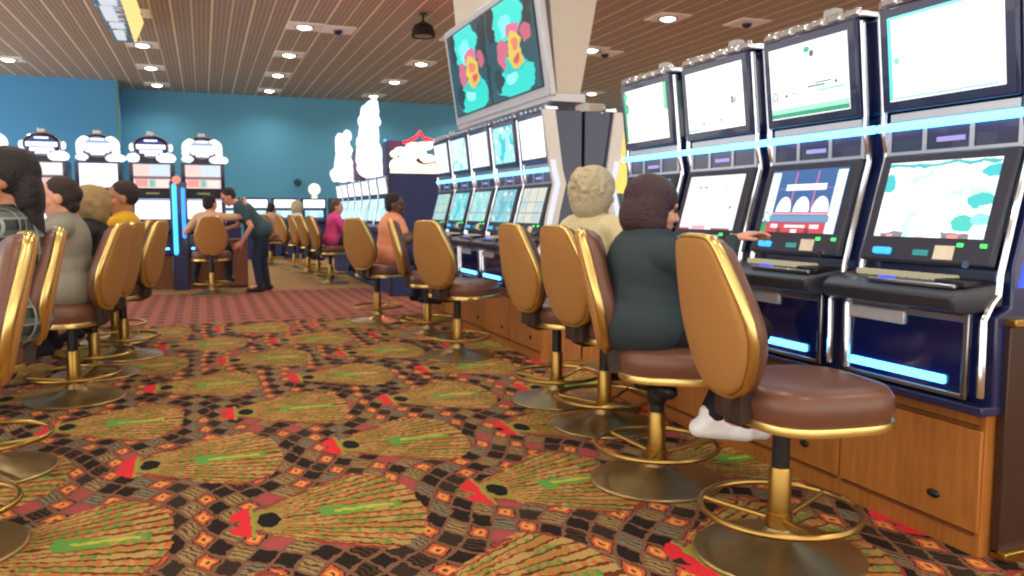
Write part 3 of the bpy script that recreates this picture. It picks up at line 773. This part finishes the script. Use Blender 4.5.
rl = bpy.data.lights.new('red_neon_lamp', 'POINT'); rl.energy = 40; rl.color = (1, .08, .06); rl.shadow_soft_size = .2
ro = bpy.data.objects.new('red_neon_lamp', rl); COL.objects.link(ro); ro.location = (2.85, 10.98, 2.45)
def lit_column(label, x, y, z0, blobs, edge):
    t = thing('lit_column_sign', label, 'sign', (x, y, z0), 0, 'tall white lit column signs')
    def core():
        m = MB()
        for (dy, dz, ry, rz_) in blobs: m.ell((0, dy, dz), (max(.09, ry * .42), ry, rz_), n=18)
        rn = random.Random(len(label))
        for (dy, dz, ry, rz_) in blobs:
            for k in range(7):
                a = rn.uniform(0, 2 * PI); q = rn.uniform(.04, .08)
                m.ell((math.cos(a) * max(.09, ry * .42) * .85, dy + rn.uniform(-.5, .5) * ry, max(q, dz + rz_ * .7 * rn.uniform(-1, 1))), (q, q, q * 1.4), n=10, h=8)
        return m
    part('face', None, core, white_lit, t)
    part('pole', None, lambda: MB().tube([(.05, 0, .0), (.05, 0, .7)], .04, 10), chrome_soft, t)
    part('edge_light', None, lambda: MB().tube([(.20, -.30, .04), (.23, -.34, .3), (.20, -.28, .6)], .02, 8), glow(edge + '_edge', {'green': '#40e0a0', 'cyan': '#60d8ff'}[edge], 1.5), t)
lit_column('taller white lit column sign left of the cloud-shaped sign', 2.5, 12.85, 1.70, [(-.04, .17, .46, .17), (.0, .36, .46, .30), (.0, .66, .36, .34), (-.18, .98, .27, .22), (-.36, 1.08, .12, .09)], 'cyan')
lit_column('shorter white lit column sign at the far left of the right rows', 2.42, 14.9, 1.70, [(.05, .17, .46, .17), (.0, .34, .34, .30), (.0, .62, .30, .26), (-.12, .78, .14, .08)], 'green')
# mauve pillar panel between columns
tag(part('divider_panel', None, lambda: MB().box(2.44, 2.60, 13.75, 14.0, 1.70, 2.22), mat('mauve_panel', '#6f5a78', .5), bevel=.02), 'mauve upright panel between the two lit column signs', 'panel')
tag(part('divider_panel', None, lambda: MB().box(2.52, 2.78, 11.62, 11.95, 1.70, 2.2), navy_side, bevel=.02), 'navy upright box between the taller column sign and the cloud sign', 'panel')

# ------------------------------------------------------------------ round-topped machines at the far left
GT = 'round-topped slot machines facing the aisle'
tu = [screen_mat('topper_screen_a', '#fff4f0', [('r', 0, .38, 1, .50, '#605058'), ('r', .0, .5, .4, 1, '#f0a890'), ('r', .1, .1, .2, .4, '#60c0b0'), ('r', .5, .1, .9, .36, '#ffb8b0')], strength=1.05),
      screen_mat('topper_screen_white', '#fdfdff', [('r', 0, 0, 1, .03, '#a0a0b0')], strength=1.3),
      screen_mat('topper_screen_pink', '#ffd8d0', [('r', 0, .38, 1, .50, '#806068'), ('r', .45, .5, 1, 1, '#d8e8f0'), ('r', .42, .05, .58, .36, '#78c8b8'), ('r', .05, .06, .38, .36, '#f09a94'), ('r', .64, .04, .94, .34, '#ffe8e4')], strength=1.05)]
tl = screen_mat('topper_low_white', '#fbfdff', [('r', 0, .92, 1, 1, '#8090b0')], strength=1.4)
def oval_disc(m, ry, rz_, x0, x1, zc, n=40, c=0.0):
    m.loft([[(x, c + ry * k * math.cos(2 * PI * i / n), zc + rz_ * k * math.sin(2 * PI * i / n)) for i in range(n)] for x, k in ((x1, .9), (x0 + .01, 1.0), (x0, .95))]); return m
def topper_machine(label, x, wings, up):
    t = thing('slot_machine', label, 'slot machine', (x, 13.1, 0), PI / 2, GT)
    poly = [(0, .5), (-.03, .52), (-.03, .84), (-.16, .87), (-.16, .92), (.03, .99), (.08, 1.38), (.04, 1.50), (.04, 1.90), (.45, 1.90), (.45, .5)]
    part('cabinet', 'tm_c', lambda: MB().prism(poly, -.31, .31), navy, t, bevel=.008)
    part('screen', ('tm_l',), lambda: slab((.025, 1.06), (.072, 1.36), .014, -.25, .25), tl, t, uv=(-.25, .25, 1.06, 1.36), smooth=False)
    part('screen', ('tm_u', up.name), lambda: MB().box(.022, .042, -.25, .25, 1.52, 1.87), up, t, uv=(-.25, .25, 1.52, 1.87), smooth=False)
    part('name_strip', 'tm_n', lambda: MB().box(.03, .06, -.30, .30, 1.40, 1.49), black_pl, t)
    part('name_light', 'tm_nl', lambda: MB().box(.024, .04, -.09, .09, 1.43, 1.455), glow('olive_text_light', '#a8b070', .5), t)
    part('button_deck', 'tm_d', lambda: MB().box(-.17, .0, -.29, .29, .92, .94), deck_m, t)
    part('light_bar', 'tm_b', lambda: MB().box(-.045, -.025, -.2, .2, .60, .63), blue_bar, t)
    part('base', 'tm_w', lambda: MB().box(0, .45, -.344, .344, 0, .5), wood_trim, t)
    tp = part('topper', 'tm_t', lambda: oval_disc(MB().box(.06, .3, -.16, .16, 1.90, 1.99), .25, .165, .06, .20, 2.13), mat('topper_dark_shell', '#20243c', .25, .3), t, angle=50)
    part('topper_face', ('tm_f', wings), lambda: oval_disc(MB(), .21, .13, .045, .07, 2.12), mat('topper_blue_face', '#2c50b0', .3) if not wings else glow('topper_ice_face', '#b8d4f4', .8), tp)
    def bars():
        m = MB()
        m.box(.036, .05, -.20, .20, 2.095, 2.16); m.box(.036, .05, -.155, .155, 2.03, 2.08); m.box(.036, .05, -.09, .09, 1.995, 2.02); m.box(.036, .05, -.09, .09, 2.205, 2.23)
        return m
    part('lit_bars', 'tm_bars', bars, white_lit, tp, bevel=.005)
    part('cap', 'tm_cap', lambda: MB().box(.08, .16, -.055, .055, 2.285, 2.36), chrome_soft, tp, bevel=.01)
    part('rim_trim', 'tm_rim', lambda: MB().tube([(.07, .24 * math.cos(2 * PI * i / 40), 2.13 + .158 * math.sin(2 * PI * i / 40)) for i in range(40)], .012, 8, True), chrome, tp)
    if wings:
        def wg():
            return MB().ell((.11, s * .20, 2.13), (.08, .09, .12)).ell((.11, s * .16, 2.22), (.08, .08, .05)).ell((.11, s * .23, 2.05), (.06, .06, .07))
        for s in (-1, 1): part('lit_wing', ('tm_wings', s), wg, white_lit, tp)
        part('lit_cloud', 'tm_c1', lambda: MB().ell((.09, -.22, 1.95), (.06, .15, .07)), white_lit, tp); part('lit_cloud', 'tm_c2', lambda: MB().ell((.09, .20, 1.96), (.05, .10, .05)), white_lit, tp)
    else:
        for s in (-1, 1): part('lit_wing', ('tm_small', s), lambda: MB().ell((.11, s * .265, 2.12), (.03, .035, .06)), white_lit, tp)
        part('lit_cloud', 'tm_c3', lambda: MB().ell((.09, -.19, 1.965), (.06, .15, .085)), white_lit, tp); part('lit_cloud', 'tm_c4', lambda: MB().ell((.09, .25, 1.965), (.05, .09, .07)), white_lit, tp)
topper_machine('round-topped slot machine cut by the left edge', -2.82, True, tu[0])
topper_machine('round-topped slot machine with dark blue oval, second from the left edge', -2.11, False, tu[0])
topper_machine('round-topped slot machine with white wings and plain white screen', -1.40, True, tu[1])
topper_machine('round-topped slot machine with dark-rimmed oval above the yellow shirt', -.69, False, tu[2])
topper_machine('rightmost round-topped slot machine, above the hugging couple', .02, True, tu[2])
def neon_bars():
    t = thing('neon_light_bars', 'pair of upright blue neon bars between two round-topped machines', 'light', (-.335, 12.92, 0))
    part('stand', None, lambda: MB().box(-.11, .11, -.04, .055, 0, .52), navy, t, bevel=.01)
    part('back_plate', None, lambda: MB().box(-.12, .12, .02, .055, .5, 1.62), navy, t, bevel=.01)
    part('neon_bar', None, lambda: MB().cap((-.055, .0, .56), (-.055, .0, 1.55), .032, .032), glow('neon_bar_cyan', '#38b0ff', 2.6), t)
    part('neon_bar', None, lambda: MB().cap((.065, .01, .80), (.065, .01, 1.50), .028, .028), glow('neon_bar_blue', '#2f8cff', 2.2), t)
    part('top_light', None, lambda: MB().ell((-.02, .02, 1.64), (.06, .05, .06)), glow('neon_cap_red', '#ff9080', 1.2), t)
neon_bars()
t = thing('end_cabinet', 'reddish wooden cabinet at the end of the round-topped machines, behind the leaning man', 'cabinet', (.49, 12.98, 0))
part('body', None, lambda: MB().box(-.13, .13, 0, .5, .04, .72), wood_mat('reddish_laminate', '#6a3a26', '#8a5236'), t, bevel=.006)
part('top', None, lambda: MB().box(-.145, .145, -.015, .51, .72, .75), wood_trim, t, bevel=.006)
part('plinth', None, lambda: MB().box(-.12, .12, .02, .49, 0, .04), wood_dark, t)

# ------------------------------------------------------------------ left row machines (only their far ones show) and back row
GL = 'slot machines in the left row facing right'
for k in range(5):
    y = 5.6 + .72 * k
    lab = ['left-row slot machine in front of the woman in grey', 'left-row slot machine in front of the blond person', 'left-row slot machine in front of the person in yellow', 'left-row slot machine second from its far end', 'farthest left-row slot machine, screens seen edge-on beside the plaid shoulder'][k]
    slot_machine(lab, (-1.72, y, 0), PI, b2u[k], b2l[(k + 1) % 5], GL, .34, .70)
    base_cabinet('oak base under the ' + lab[:lab.find('machine') + 7].replace('left-row ', '') + ' ' + ['facing the woman in grey', 'facing the blond person', 'facing the person in yellow', 'second from the far end of the left row', 'at the far end of the left row'][k], (-1.70, y, 0), PI, 'oak base cabinets of the left row', .36, .70)
bs = screen_mat('back_row_screen', '#fbfdff', [('r', 0, 0, 1, .1, '#a0b0c8')], strength=1.5)
def back_machine(label, x):
    t = thing('slot_machine', label, 'slot machine', (x, 20.5, 0), PI / 2, 'small slot machines along the back wall')
    poly = [(0, 0), (0, .85), (-.15, .9), (-.15, .95), (.05, 1.0), (.1, 1.2), (.06, 1.24), (.06, 1.5), (.4, 1.5), (.4, 0)]
    part('cabinet', 'bk_c', lambda: MB().prism(poly, -.30, .30), navy_side, t, bevel=.01)
    part('screen', 'bk_s', lambda: MB().box(.045, .065, -.26, .26, 1.25, 1.46), bs, t, uv=(-.26, .26, 1.25, 1.46), smooth=False)
    part('screen', 'bk_l', lambda: slab((.055, 1.02), (.095, 1.19), .012, -.22, .22), b3[1], t, uv=(-.22, .22, 1.02, 1.19), smooth=False)
    part('button_deck', 'bk_d', lambda: MB().box(-.16, .0, -.26, .26, .95, .965), deck_m, t)
for k, (x, w) in enumerate([(.55, 'behind the leaning man, leftmost of the back row'), (1.22, 'right of the leaning man, along the back wall'), (1.9, 'in the back row, left of the far people'), (2.6, 'in the back row, behind the person in white'), (3.3, 'in the back row, behind the person in pink')]):
    back_machine('small bright slot machine ' + w, x)
tag(part('globe_lamp', None, lambda: MB().ell((2.62, 20.6, 1.72), (.15, .15, .15)).lathe([(.05, 1.49), (.08, 1.5), (.05, 1.58)], 14, (2.62, 20.6, 0)), glow('globe_white', '#fff6e0', 1.3)), 'white globe lamp on the back row of machines', 'lamp')
# beige column and yellow lit panel glimpsed between the right rows
tag(part('square_column', None, lambda: MB().box(4.42, 4.70, 9.0, 9.28, 0, 2.5).box(4.38, 4.74, 8.96, 9.32, 0, .15), beige_p, bevel=.01), 'beige square pillar box glimpsed above the navy side panels', 'column')
def soffit_arc():
    m = MB(); n = 24; rings = []
    for i in range(n + 1):
        a = PI * (.55 + .9 * i / n)
        c, s_ = math.cos(a), math.sin(a)
        rings.append([(7.0 + r * c * .9, 10.6 + r * s_ * .8, z) for r, z in ((2.6, 2.55), (2.9, 2.55), (2.9, 2.75), (2.6, 2.75))])
    return m.loft(rings)
yl = thing('lit_panel_sign', 'yellow lit panel sign seen between the two right rows', 'sign', (3.55, 6.9, 0))
part('post', None, lambda: MB().box(-.06, .26, 0.02, .20, 0, 1.35), navy, yl, bevel=.01)
part('face', None, lambda: MB().box(-.08, .30, 0, .10, 1.35, 1.95), screen_mat('yellow_sign_face', '#ffd45a', [('r', .2, .2, .5, .5, '#fff0b8')], strength=1.2), yl, uv=(0, .1, 1.35, 1.95), bevel=.01)

# ------------------------------------------------------------------ people
def remesh(mb, name, mt, vox, smooth=3):
    me = mb.mesh('tmp', mt, smooth=True)
    o = bpy.data.objects.new('tmp', me); COL.objects.link(o)
    r = o.modifiers.new('r', 'REMESH'); r.mode = 'VOXEL'; r.voxel_size = vox
    s = o.modifiers.new('s', 'SMOOTH'); s.factor = 0.5; s.iterations = smooth
    dg = bpy.context.evaluated_depsgraph_get(); dg.update()
    out = bpy.data.meshes.new_from_object(o.evaluated_get(dg))
    out.name = name
    bpy.data.objects.remove(o); bpy.data.meshes.remove(me)
    out.materials.clear(); out.materials.append(mt)
    for p in out.polygons: p.use_smooth = True; p.material_index = 0
    return out
def blob(mb, name, mt, parent, vox=.012, smooth=3, label=None):
    o = bpy.data.objects.new(name, remesh(mb, name, mt, vox, smooth)); COL.objects.link(o); o.parent = parent
    if label: o['label'] = label
    return o

def ik(a, b, l1, l2, pole):
    a, b = Vector(a), Vector(b); d = b - a; L = min(d.length, (l1 + l2) * .995); t = d.normalized()
    x = (l1 * l1 - l2 * l2 + L * L) / (2 * L); h = math.sqrt(max(0, l1 * l1 - x * x))
    p = Vector(pole); p = (p - t * p.dot(t)).normalized()
    return a + t * x + p * h, a + t * L
def frame(z, yref):
    z = Vector(z).normalized(); y = Vector(yref); y = (y - z * y.dot(z)).normalized(); x = y.cross(z)
    return Matrix((x, y, z)).transposed()

def hand(mb, w, d, side, n, curl=.5, s=1.0):
    """w wrist, d finger direction, n palm normal (towards what it holds), side +1 thumb on the d x n side"""
    d = Vector(d).normalized(); n = Vector(n); n = (n - d * n.dot(d)).normalized(); l = d.cross(n) * side
    w = Vector(w)
    for k in (-.028, -.01, .01, .028): mb.cap(w + l * k * .6 * s, w + d * .085 * s + l * k * s, .015 * s, .0125 * s, 8)
    for k, (off, ln) in enumerate(((.031, .066), (.0105, .076), (-.0105, .070), (-.031, .054))):
        p = w + d * .088 * s + l * off * s; a = 0.25 + .12 * k
        for seg, f in enumerate((.45, .32, .26)):
            q = p + (d * math.cos(a) + n * math.sin(a) + l * off * 1.2) * ln * f * s * 1.05
            mb.cap(p, q, .0092 * s, .0082 * s, 8); p = q; a += curl * (1.0 + .1 * k)
    p = w + d * .02 * s + l * .03 * s
    q = p + (d * .6 + l * .75 + n * .25).normalized() * .042 * s; mb.cap(p, q, .0125 * s, .0105 * s, 8)
    r = q + (d * .9 + l * .25 + n * .35).normalized() * .034 * s; mb.cap(q, r, .010 * s, .0085 * s, 8)

SK = {k: mat('skin_' + k, v, .55, 0, .06, 18) for k, v in dict(light='#d9a083', tan='#b97f5c', brown='#6e4530', pink='#d79b84').items()}
HR = {k: mat('hair_' + k, v, .6, 0, .4, 90, 1.0) for k, v in dict(black='#141013', dark='#2c1c1a', brown='#3a2228', white='#bdb08f', blond='#a98a5c', mid='#5a4030').items()}
eye_m = mat('eye_dark', '#1c1414', .25); lip_m = mat('lip', '#a0564c', .5)
CL = {}
def cloth(c, var=.12, sc=40):
    if c not in CL: CL[c] = mat('cloth_' + c.strip('#'), c, .85, 0, var, sc, .12)
    return CL[c]
def plaid_mat():
    m, nt, b = new_mat('plaid_shirt')
    x, y, z = xy(nt)
    a = (y * 13 + x * 8).fr(); c_ = (z * 13).fr()
    col = mixc(nt, a.lt(.3), hx('#3a4440'), hx('#1e2422'))
    col = mixc(nt, c_.lt(.28), col, hx('#5a635e'))
    col = mixc(nt, a.gt(.86), col, hx('#9aa4a0')); col = mixc(nt, c_.gt(.88), col, hx('#86908c'))
    nt.links.new(col, b.inputs['Base Color']); b.inputs['Roughness'].default_value = .85
    return m

def head_prims(mb, H, R, N, s):
    P = lambda x, y, z: H + R @ Vector((x, y, z)) * s
    mb.ell(P(-.012, 0, .025), (.098 * s, .078 * s, .098 * s), R)
    mb.ell(P(.022, 0, -.045), (.066 * s, .060 * s, .075 * s), R)
    mb.cap(P(.05, -.012, -.098), P(.05, .012, -.098), .022 * s, .022 * s)
    mb.cap(P(.084, 0, .012), P(.102, 0, -.022), .010 * s, .0145 * s)
    for y in (-1, 1):
        mb.ell(P(.055, y * .042, -.025), (.03 * s, .026 * s, .026 * s), R)
        mb.cap(P(.079, y * .016, .034), P(.07, y * .05, .032), .011 * s, .009 * s)
        mb.ell(P(-.008, y * .078, -.008), (.022 * s, .012 * s, .032 * s), R)
    mb.cap(P(.078, -.016, -.058), P(.078, .016, -.058), .011 * s, .011 * s)
    mb.cap(N, P(-.022, 0, -.05), .056 * s, .052 * s)
def hair_prims(style, mb, H, R, s):
    P = lambda x, y, z: H + R @ Vector((x, y, z)) * s
    E_ = lambda c, r: mb.ell(P(*c), tuple(k * s for k in r), R)
    E_((-.03, 0, .045), (.10, .086, .092))
    if style == 'short':
        E_((-.055, 0, .0), (.068, .08, .085))
    elif style == 'crop':
        E_((-.04, 0, .01), (.082, .084, .07))
    elif style == 'bob':
        E_((-.035, 0, .05), (.12, .112, .10))
        for y in (-1, 1):
            E_((-.045, y * .075, -.02), (.080, .050, .095)); E_((-.03, y * .088, -.06), (.066, .036, .045))
        E_((-.085, 0, -.03), (.07, .11, .10)); E_((-.07, 0, -.07), (.07, .11, .045))
    elif style == 'curly':
        E_((-.04, 0, .04), (.125, .12, .115)); E_((-.075, 0, -.04), (.085, .115, .11))
        rnd = random.Random(3)
        for k in range(320):
            a = rnd.uniform(0, 2 * PI); e = rnd.uniform(-.9, 1.0)
            x = -.055 + .12 * math.cos(a) * math.cos(e); y = .115 * math.sin(a) * math.cos(e); z = .02 + .13 * math.sin(e)
            if x > .035 and z < .06: continue
            q = rnd.uniform(.010, .017); E_((x, y, z), (q, q, q))
    elif style == 'bun':
        E_((-.045, 0, .015), (.09, .085, .09)); E_((-.095, 0, .02), (.05, .06, .06)); E_((-.07, 0, -.05), (.05, .065, .05))
    elif style == 'long':
        E_((-.04, 0, .03), (.11, .1, .105)); E_((-.09, 0, -.06), (.06, .105, .13)); E_((-.085, 0, -.17), (.05, .10, .11))

def figure(label, loc, rz, J, top, pants, skin, hair, sleeve='long', bulk=1.0, s=1.0, vox=.010, shoe='#20202a', hands=None, group=None, topmat=None):
    t = thing('person', label, 'person', loc, rz, group)
    V = {k: Vector(v) for k, v in J.items() if isinstance(v, (tuple, Vector))}
    up = V['neck'] - V['pelvis']; lat = V['shL'] - V['shR']
    R = frame(up, lat); H = V['head']; HRm = J['headR']
    pt = lambda k: V['pelvis'] + up * k
    def torso(m, g):
        m.ell(pt(.0), (.125 * bulk + g * 2.2, .165 * bulk + g * 2.2, .125 + g * 2.0), R)
        m.ell(pt(.30), (.115 * bulk + g, .150 * bulk + g, .17 + g), R)
        m.ell(pt(.66), (.115 * bulk + g, .158 * bulk + g, .18 + g), R)
        m.cap(V['shL'] * .86 + V['shR'] * .14, V['shR'] * .86 + V['shL'] * .14, .062 * s + g, .062 * s + g)
        m.cap(pt(.84), pt(.98), .085 * s + g, .055 * s + g)
    body = MB(); torso(body, 0)
    head_prims(body, H, HRm, V['neck'], s)
    for sd in 'LR':
        body.cap(V['sh' + sd], V['el' + sd], .046 * s * bulk ** .5, .038 * s); body.cap(V['el' + sd], V['ha' + sd], .038 * s, .026 * s)
        hd = (hands or {}).get(sd) or (None, None, .5)
        d = hd[0] or tuple(V['ha' + sd] - V['el' + sd]); n = hd[1] or (0, 0, -1)
        hand(body, V['ha' + sd], d, 1 if sd == 'L' else -1, n, hd[2], s)
        body.cap(V['hip' + sd], V['kn' + sd], .078 * bulk, .055); body.cap(V['kn' + sd], V['an' + sd], .054, .038)
        body.cap(V['an' + sd], V['an' + sd] + V['toe' + sd] * .12, .035, .03)
    blob(body, 'body', SK[skin], t, vox, 2)
    P = lambda x, y, z: H + HRm @ Vector((x, y, z)) * s
    for y in (-1, 1): part('eye', None, lambda: MB().ell(P(.079, y * .032, .012), (.011, .013, .009)), eye_m, t)
    part('mouth', None, lambda: MB().cap(P(.087, -.02, -.058), P(.087, .02, -.058), .0055, .0055), lip_m, t)
    hm = MB(); hair_prims(hair[0], hm, H, HRm, s)
    blob(hm, 'hair', HR[hair[1]], t, max(vox, .007), 1)
    sm_ = MB(); torso(sm_, .018)
    for sd in 'LR':
        sm_.cap(V['sh' + sd], V['el' + sd] if sleeve == 'long' else V['sh' + sd].lerp(V['el' + sd], .62), .062 * s * bulk ** .5, .052 * s)
        if sleeve == 'long': sm_.cap(V['el' + sd], V['el' + sd].lerp(V['ha' + sd], .93), .052 * s, .040 * s)
    blob(sm_, 'shirt', topmat or cloth(top), t, .012, 9)
    pm = MB(); pm.ell(pt(-.02), (.14 * bulk, .178 * bulk, .115), R)
    for sd in 'LR':
        pm.cap(V['hip' + sd], V['kn' + sd], .094 * bulk, .072); pm.cap(V['kn' + sd], V['an' + sd] + (V['kn' + sd] - V['an' + sd]) * .08, .070, .056)
    blob(pm, 'trousers', cloth(pants), t, .013, 4)
    for sd in 'LR':
        a, f = V['an' + sd], V['toe' + sd]
        m = MB(); sol = Vector((0, 0, -.055))
        m.cap(a + sol * .7 - f * .045, a + sol * .8 + f * .16, .042, .038); m.cap(a + Vector((0, 0, .0)), a + sol * .6 + f * .07, .045, .04); m.cap(a + Vector((0, 0, .03)), a, .044, .046)
        blob(m, 'shoe', cloth(shoe), t, .011, 3)
    return t

def rot_head(yaw, pitch=0, roll=0):
    return Matrix.Rotation(rad(yaw), 3, 'Z') @ Matrix.Rotation(rad(pitch), 3, 'Y') @ Matrix.Rotation(rad(roll), 3, 'X')
def seated(label, x, y, deg, top, pants, skin, hair, lean=8, sh=.0, yaw=0, pitch=5, L=None, Rr=None, ht=1.0, bulk=1.0, feet=None, hands=None, **kw):
    """sits on a stool at x,y facing deg; L / Rr: hand targets in world space"""
    lean = rad(lean); s = kw.get('s', 1.0)
    z0 = .625 + .09
    pel = Vector((.0 + sh, 0, z0)); a = Vector((math.sin(lean), 0, math.cos(lean)))
    neck = pel + a * .43 * ht
    J = dict(pelvis=pel, neck=neck, head=neck + Vector((.03 + .05 * math.sin(lean), 0, .13 * s)), headR=rot_head(yaw, pitch))
    inv = Matrix.Rotation(-rad(deg), 3, 'Z')
    for sd, sg, tg in (('L', 1, L), ('R', -1, Rr)):
        J['sh' + sd] = neck - a * .055 + Vector((0, sg * .178 * bulk ** .5, 0))
        tgt = inv @ (Vector(tg) - Vector((x, y, 0))) if tg else pel + Vector((.36, sg * .13, .10))
        J['el' + sd], J['ha' + sd] = ik(J['sh' + sd], tgt, .27, .25, (-.35, sg * .55, -.8))
        J['hip' + sd] = pel + Vector((.02, sg * .09, -.02))
        ft = (feet or {}).get(sd)
        an = (inv @ (Vector(ft) - Vector((x, y, 0)))) if ft else Vector((.36 + sh, sg * .13, .25))
        J['kn' + sd], J['an' + sd] = ik(J['hip' + sd], an, .42, .42, (1, sg * .15, .6))
        J['toe' + sd] = Vector((.95, sg * .15, -.1)).normalized()
    return figure(label, (x, y, 0), rad(deg), J, top, pants, skin, hair, bulk=bulk, hands=hands, **kw)

# right side
seated('woman with dark brown bob and dark sweater reaching toward a slot machine', 1.81, 2.97, -8, '#2b3a40', '#16161c', 'light', ('bob', 'brown'), lean=4, sh=-.07, yaw=-4, pitch=12, s=.98,
       Rr=(2.12, 2.87, 1.06), L=(2.1, 3.2, .93), ht=.80, bulk=1.3, vox=.007, shoe='#f0f0f4', feet=dict(L=(2.10, 2.80, .28), R=(1.93, 2.74, .32)), hands=dict(R=((1, -.12, .32), (0, 0, -1), .3)))
seated('white curly-haired woman in a cream top seen from behind, seated at the slot row', 1.86, 3.88, 22, '#d8cba0', '#3a3a44', 'light', ('curly', 'white'), lean=6, sh=.09, yaw=0, pitch=4, L=(2.22, 4.05, .98), Rr=(2.25, 3.75, .98), ht=1.0, bulk=.92, vox=.008)
seated('woman with short black hair in an orange top, seated at the middle row', 1.87, 8.55, 10, '#e6946c', '#1e2848', 'brown', ('short', 'black'), lean=6, sh=.0, yaw=-35, pitch=3, L=(2.25, 8.6, .98), Rr=(2.2, 8.2, 1.0), ht=.93, bulk=1.1, sleeve='short', vox=.011)
seated('person in a pink top seated at the far right row', 1.97, 13.35, 5, '#e04c8c', '#3c2c34', 'pink', ('short', 'mid'), lean=8, yaw=-20, L=(2.3, 13.5, 1.0), Rr=(2.3, 13.2, 1.0), ht=.92, vox=.013, sleeve='short')
seated('person in a white shirt seated in the far distance', 1.75, 16.9, 15, '#e2dcd0', '#40383c', 'light', ('bob', 'white'), lean=6, yaw=0, ht=.94, vox=.014)
seated('person in a pale shirt with dark hair, farthest along the right rows', 1.35, 18.2, 60, '#c9a89c', '#3c3038', 'light', ('short', 'dark'), lean=10, ht=.9, vox=.014)
place_stool('stool under the farthest dark-haired person', 1.35, 18.2, 60)
# left side
seated('person with thick dark hair in a plaid shirt cut by the left edge', -.87, 4.15, 185, '#3a4440', '#22222a', 'tan', ('long', 'black'), lean=-4, sh=-.03, yaw=5, pitch=4, L=(-1.4, 4.0, .98), Rr=(-1.4, 4.3, .98), ht=1.06, bulk=1.2, s=1.12, vox=.010, topmat=plaid_mat())
seated('woman with dark tied-back hair in a grey cardigan on the left', -.80, 5.6, 182, '#8d8a7c', '#2c2a30', 'light', ('bun', 'dark'), lean=0, sh=.0, yaw=4, pitch=4, L=(-1.36, 5.45, .98), Rr=(-1.36, 5.75, .98), ht=.96, bulk=1.15, vox=.008)
seated('blond person in black behind the woman in grey', -.71, 6.4, 176, '#1c1c22', '#1c1c22', 'light', ('curly', 'blond'), lean=6, sh=.0, yaw=10, L=(-1.38, 6.3, .98), Rr=(-1.38, 6.55, .98), ht=.86, vox=.011)
seated('person with cropped dark hair in a bright yellow shirt', -.55, 7.15, 180, '#e0a81e', '#24242c', 'tan', ('crop', 'dark'), lean=-5, sh=.07, yaw=10, s=1.1, L=(-1.3, 7.0, 1.02), Rr=(-1.25, 7.35, 1.05), ht=.98, bulk=1.1, vox=.010)
seated('person with brown hair glimpsed between the blond and the yellow shirt', -.74, 8.0, 180, '#4a3e3c', '#24242c', 'pink', ('short', 'mid'), lean=8, yaw=20, ht=.95, vox=.013)
# the pair at the end of the aisle
seated('seated person in a cream top with an arm around the leaning man', .09, 12.15, 80, '#d6b394', '#1e1e26', 'light', ('short', 'black'), lean=4, yaw=-30, pitch=6, Rr=(.57, 12.2, 1.33), L=(-.22, 12.5, .90), ht=1.0, vox=.010, sleeve='short', hands=dict(R=((1, .1, .2), (0, 1, -.5), .4)), feet=dict(R=(.32, 12.45, .22), L=(-.15, 12.5, .22)))
def leaning_man():
    # local +X is where he faces (world -X)
    J = dict(pelvis=Vector((.02, 0, .90)), neck=Vector((.33, 0, 1.275)), headR=rot_head(8, 28))
    J['head'] = Vector((.455, .0, 1.375))
    a = (J['neck'] - J['pelvis']).normalized()
    for sd, sg in (('L', 1), ('R', -1)):
        J['sh' + sd] = J['neck'] - a * .07 + Vector((0, sg * .19, 0))
        J['hip' + sd] = Vector((0, sg * .095, .86))
        J['kn' + sd] = Vector((.05 + .05 * sg, sg * .11, .47)); J['an' + sd] = Vector((.0 + .06 * sg, sg * .11, .085))
        J['toe' + sd] = Vector((.98, sg * .12, -.05)).normalized()
    J['elL'], J['haL'] = ik(J['shL'], (.30, .22, .73), .30, .27, (-.6, .3, 0))
    J['elR'], J['haR'] = ik(J['shR'], (.55, -.25, .90), .30, .27, (-.4, -.5, -.4))
    figure('man in a teal shirt and dark jeans leaning over beside the seated person', (.80, 12.3, 0), PI, J, '#35525c', '#1c2a40', 'pink', ('crop', 'dark'), sleeve='short', bulk=1.14, vox=.008, shoe='#2c2220', hands=dict(L=((.8, 0, -.5), (0, -1, 0), .3)))
leaning_man()

# ------------------------------------------------------------------ camera, added ambient fill, view
cd = bpy.data.cameras.new('camera'); cam = bpy.data.objects.new('camera', cd); COL.objects.link(cam)
cd.sensor_width = 36; cd.lens = 36 * 800 / 1024; cd.dof.use_dof = True; cd.dof.focus_distance = 0.55; cd.dof.aperture_fstop = 28.125 / 1.45   # phone lens focused too near: everything slightly soft
cd.clip_start = .05; cd.clip_end = 100
cam.location = (0, 0, 1.18)
cam.rotation_euler = (rad(90 - 5.4978), 0, rad(-21.0304))
SC.camera = cam
w = bpy.data.worlds.new('world'); SC.world = w; w.use_nodes = True
bg = w.node_tree.nodes['Background']; bg.inputs[0].default_value = (1.0, .93, .85, 1); bg.inputs[1].default_value = 2.5  # even warm fill added to brighten the room through its open sides
vs = SC.view_settings
vs.view_transform = 'Standard'; vs.look = 'None'; vs.gamma = 1; vs.exposure = 0; vs.use_curve_mapping = False
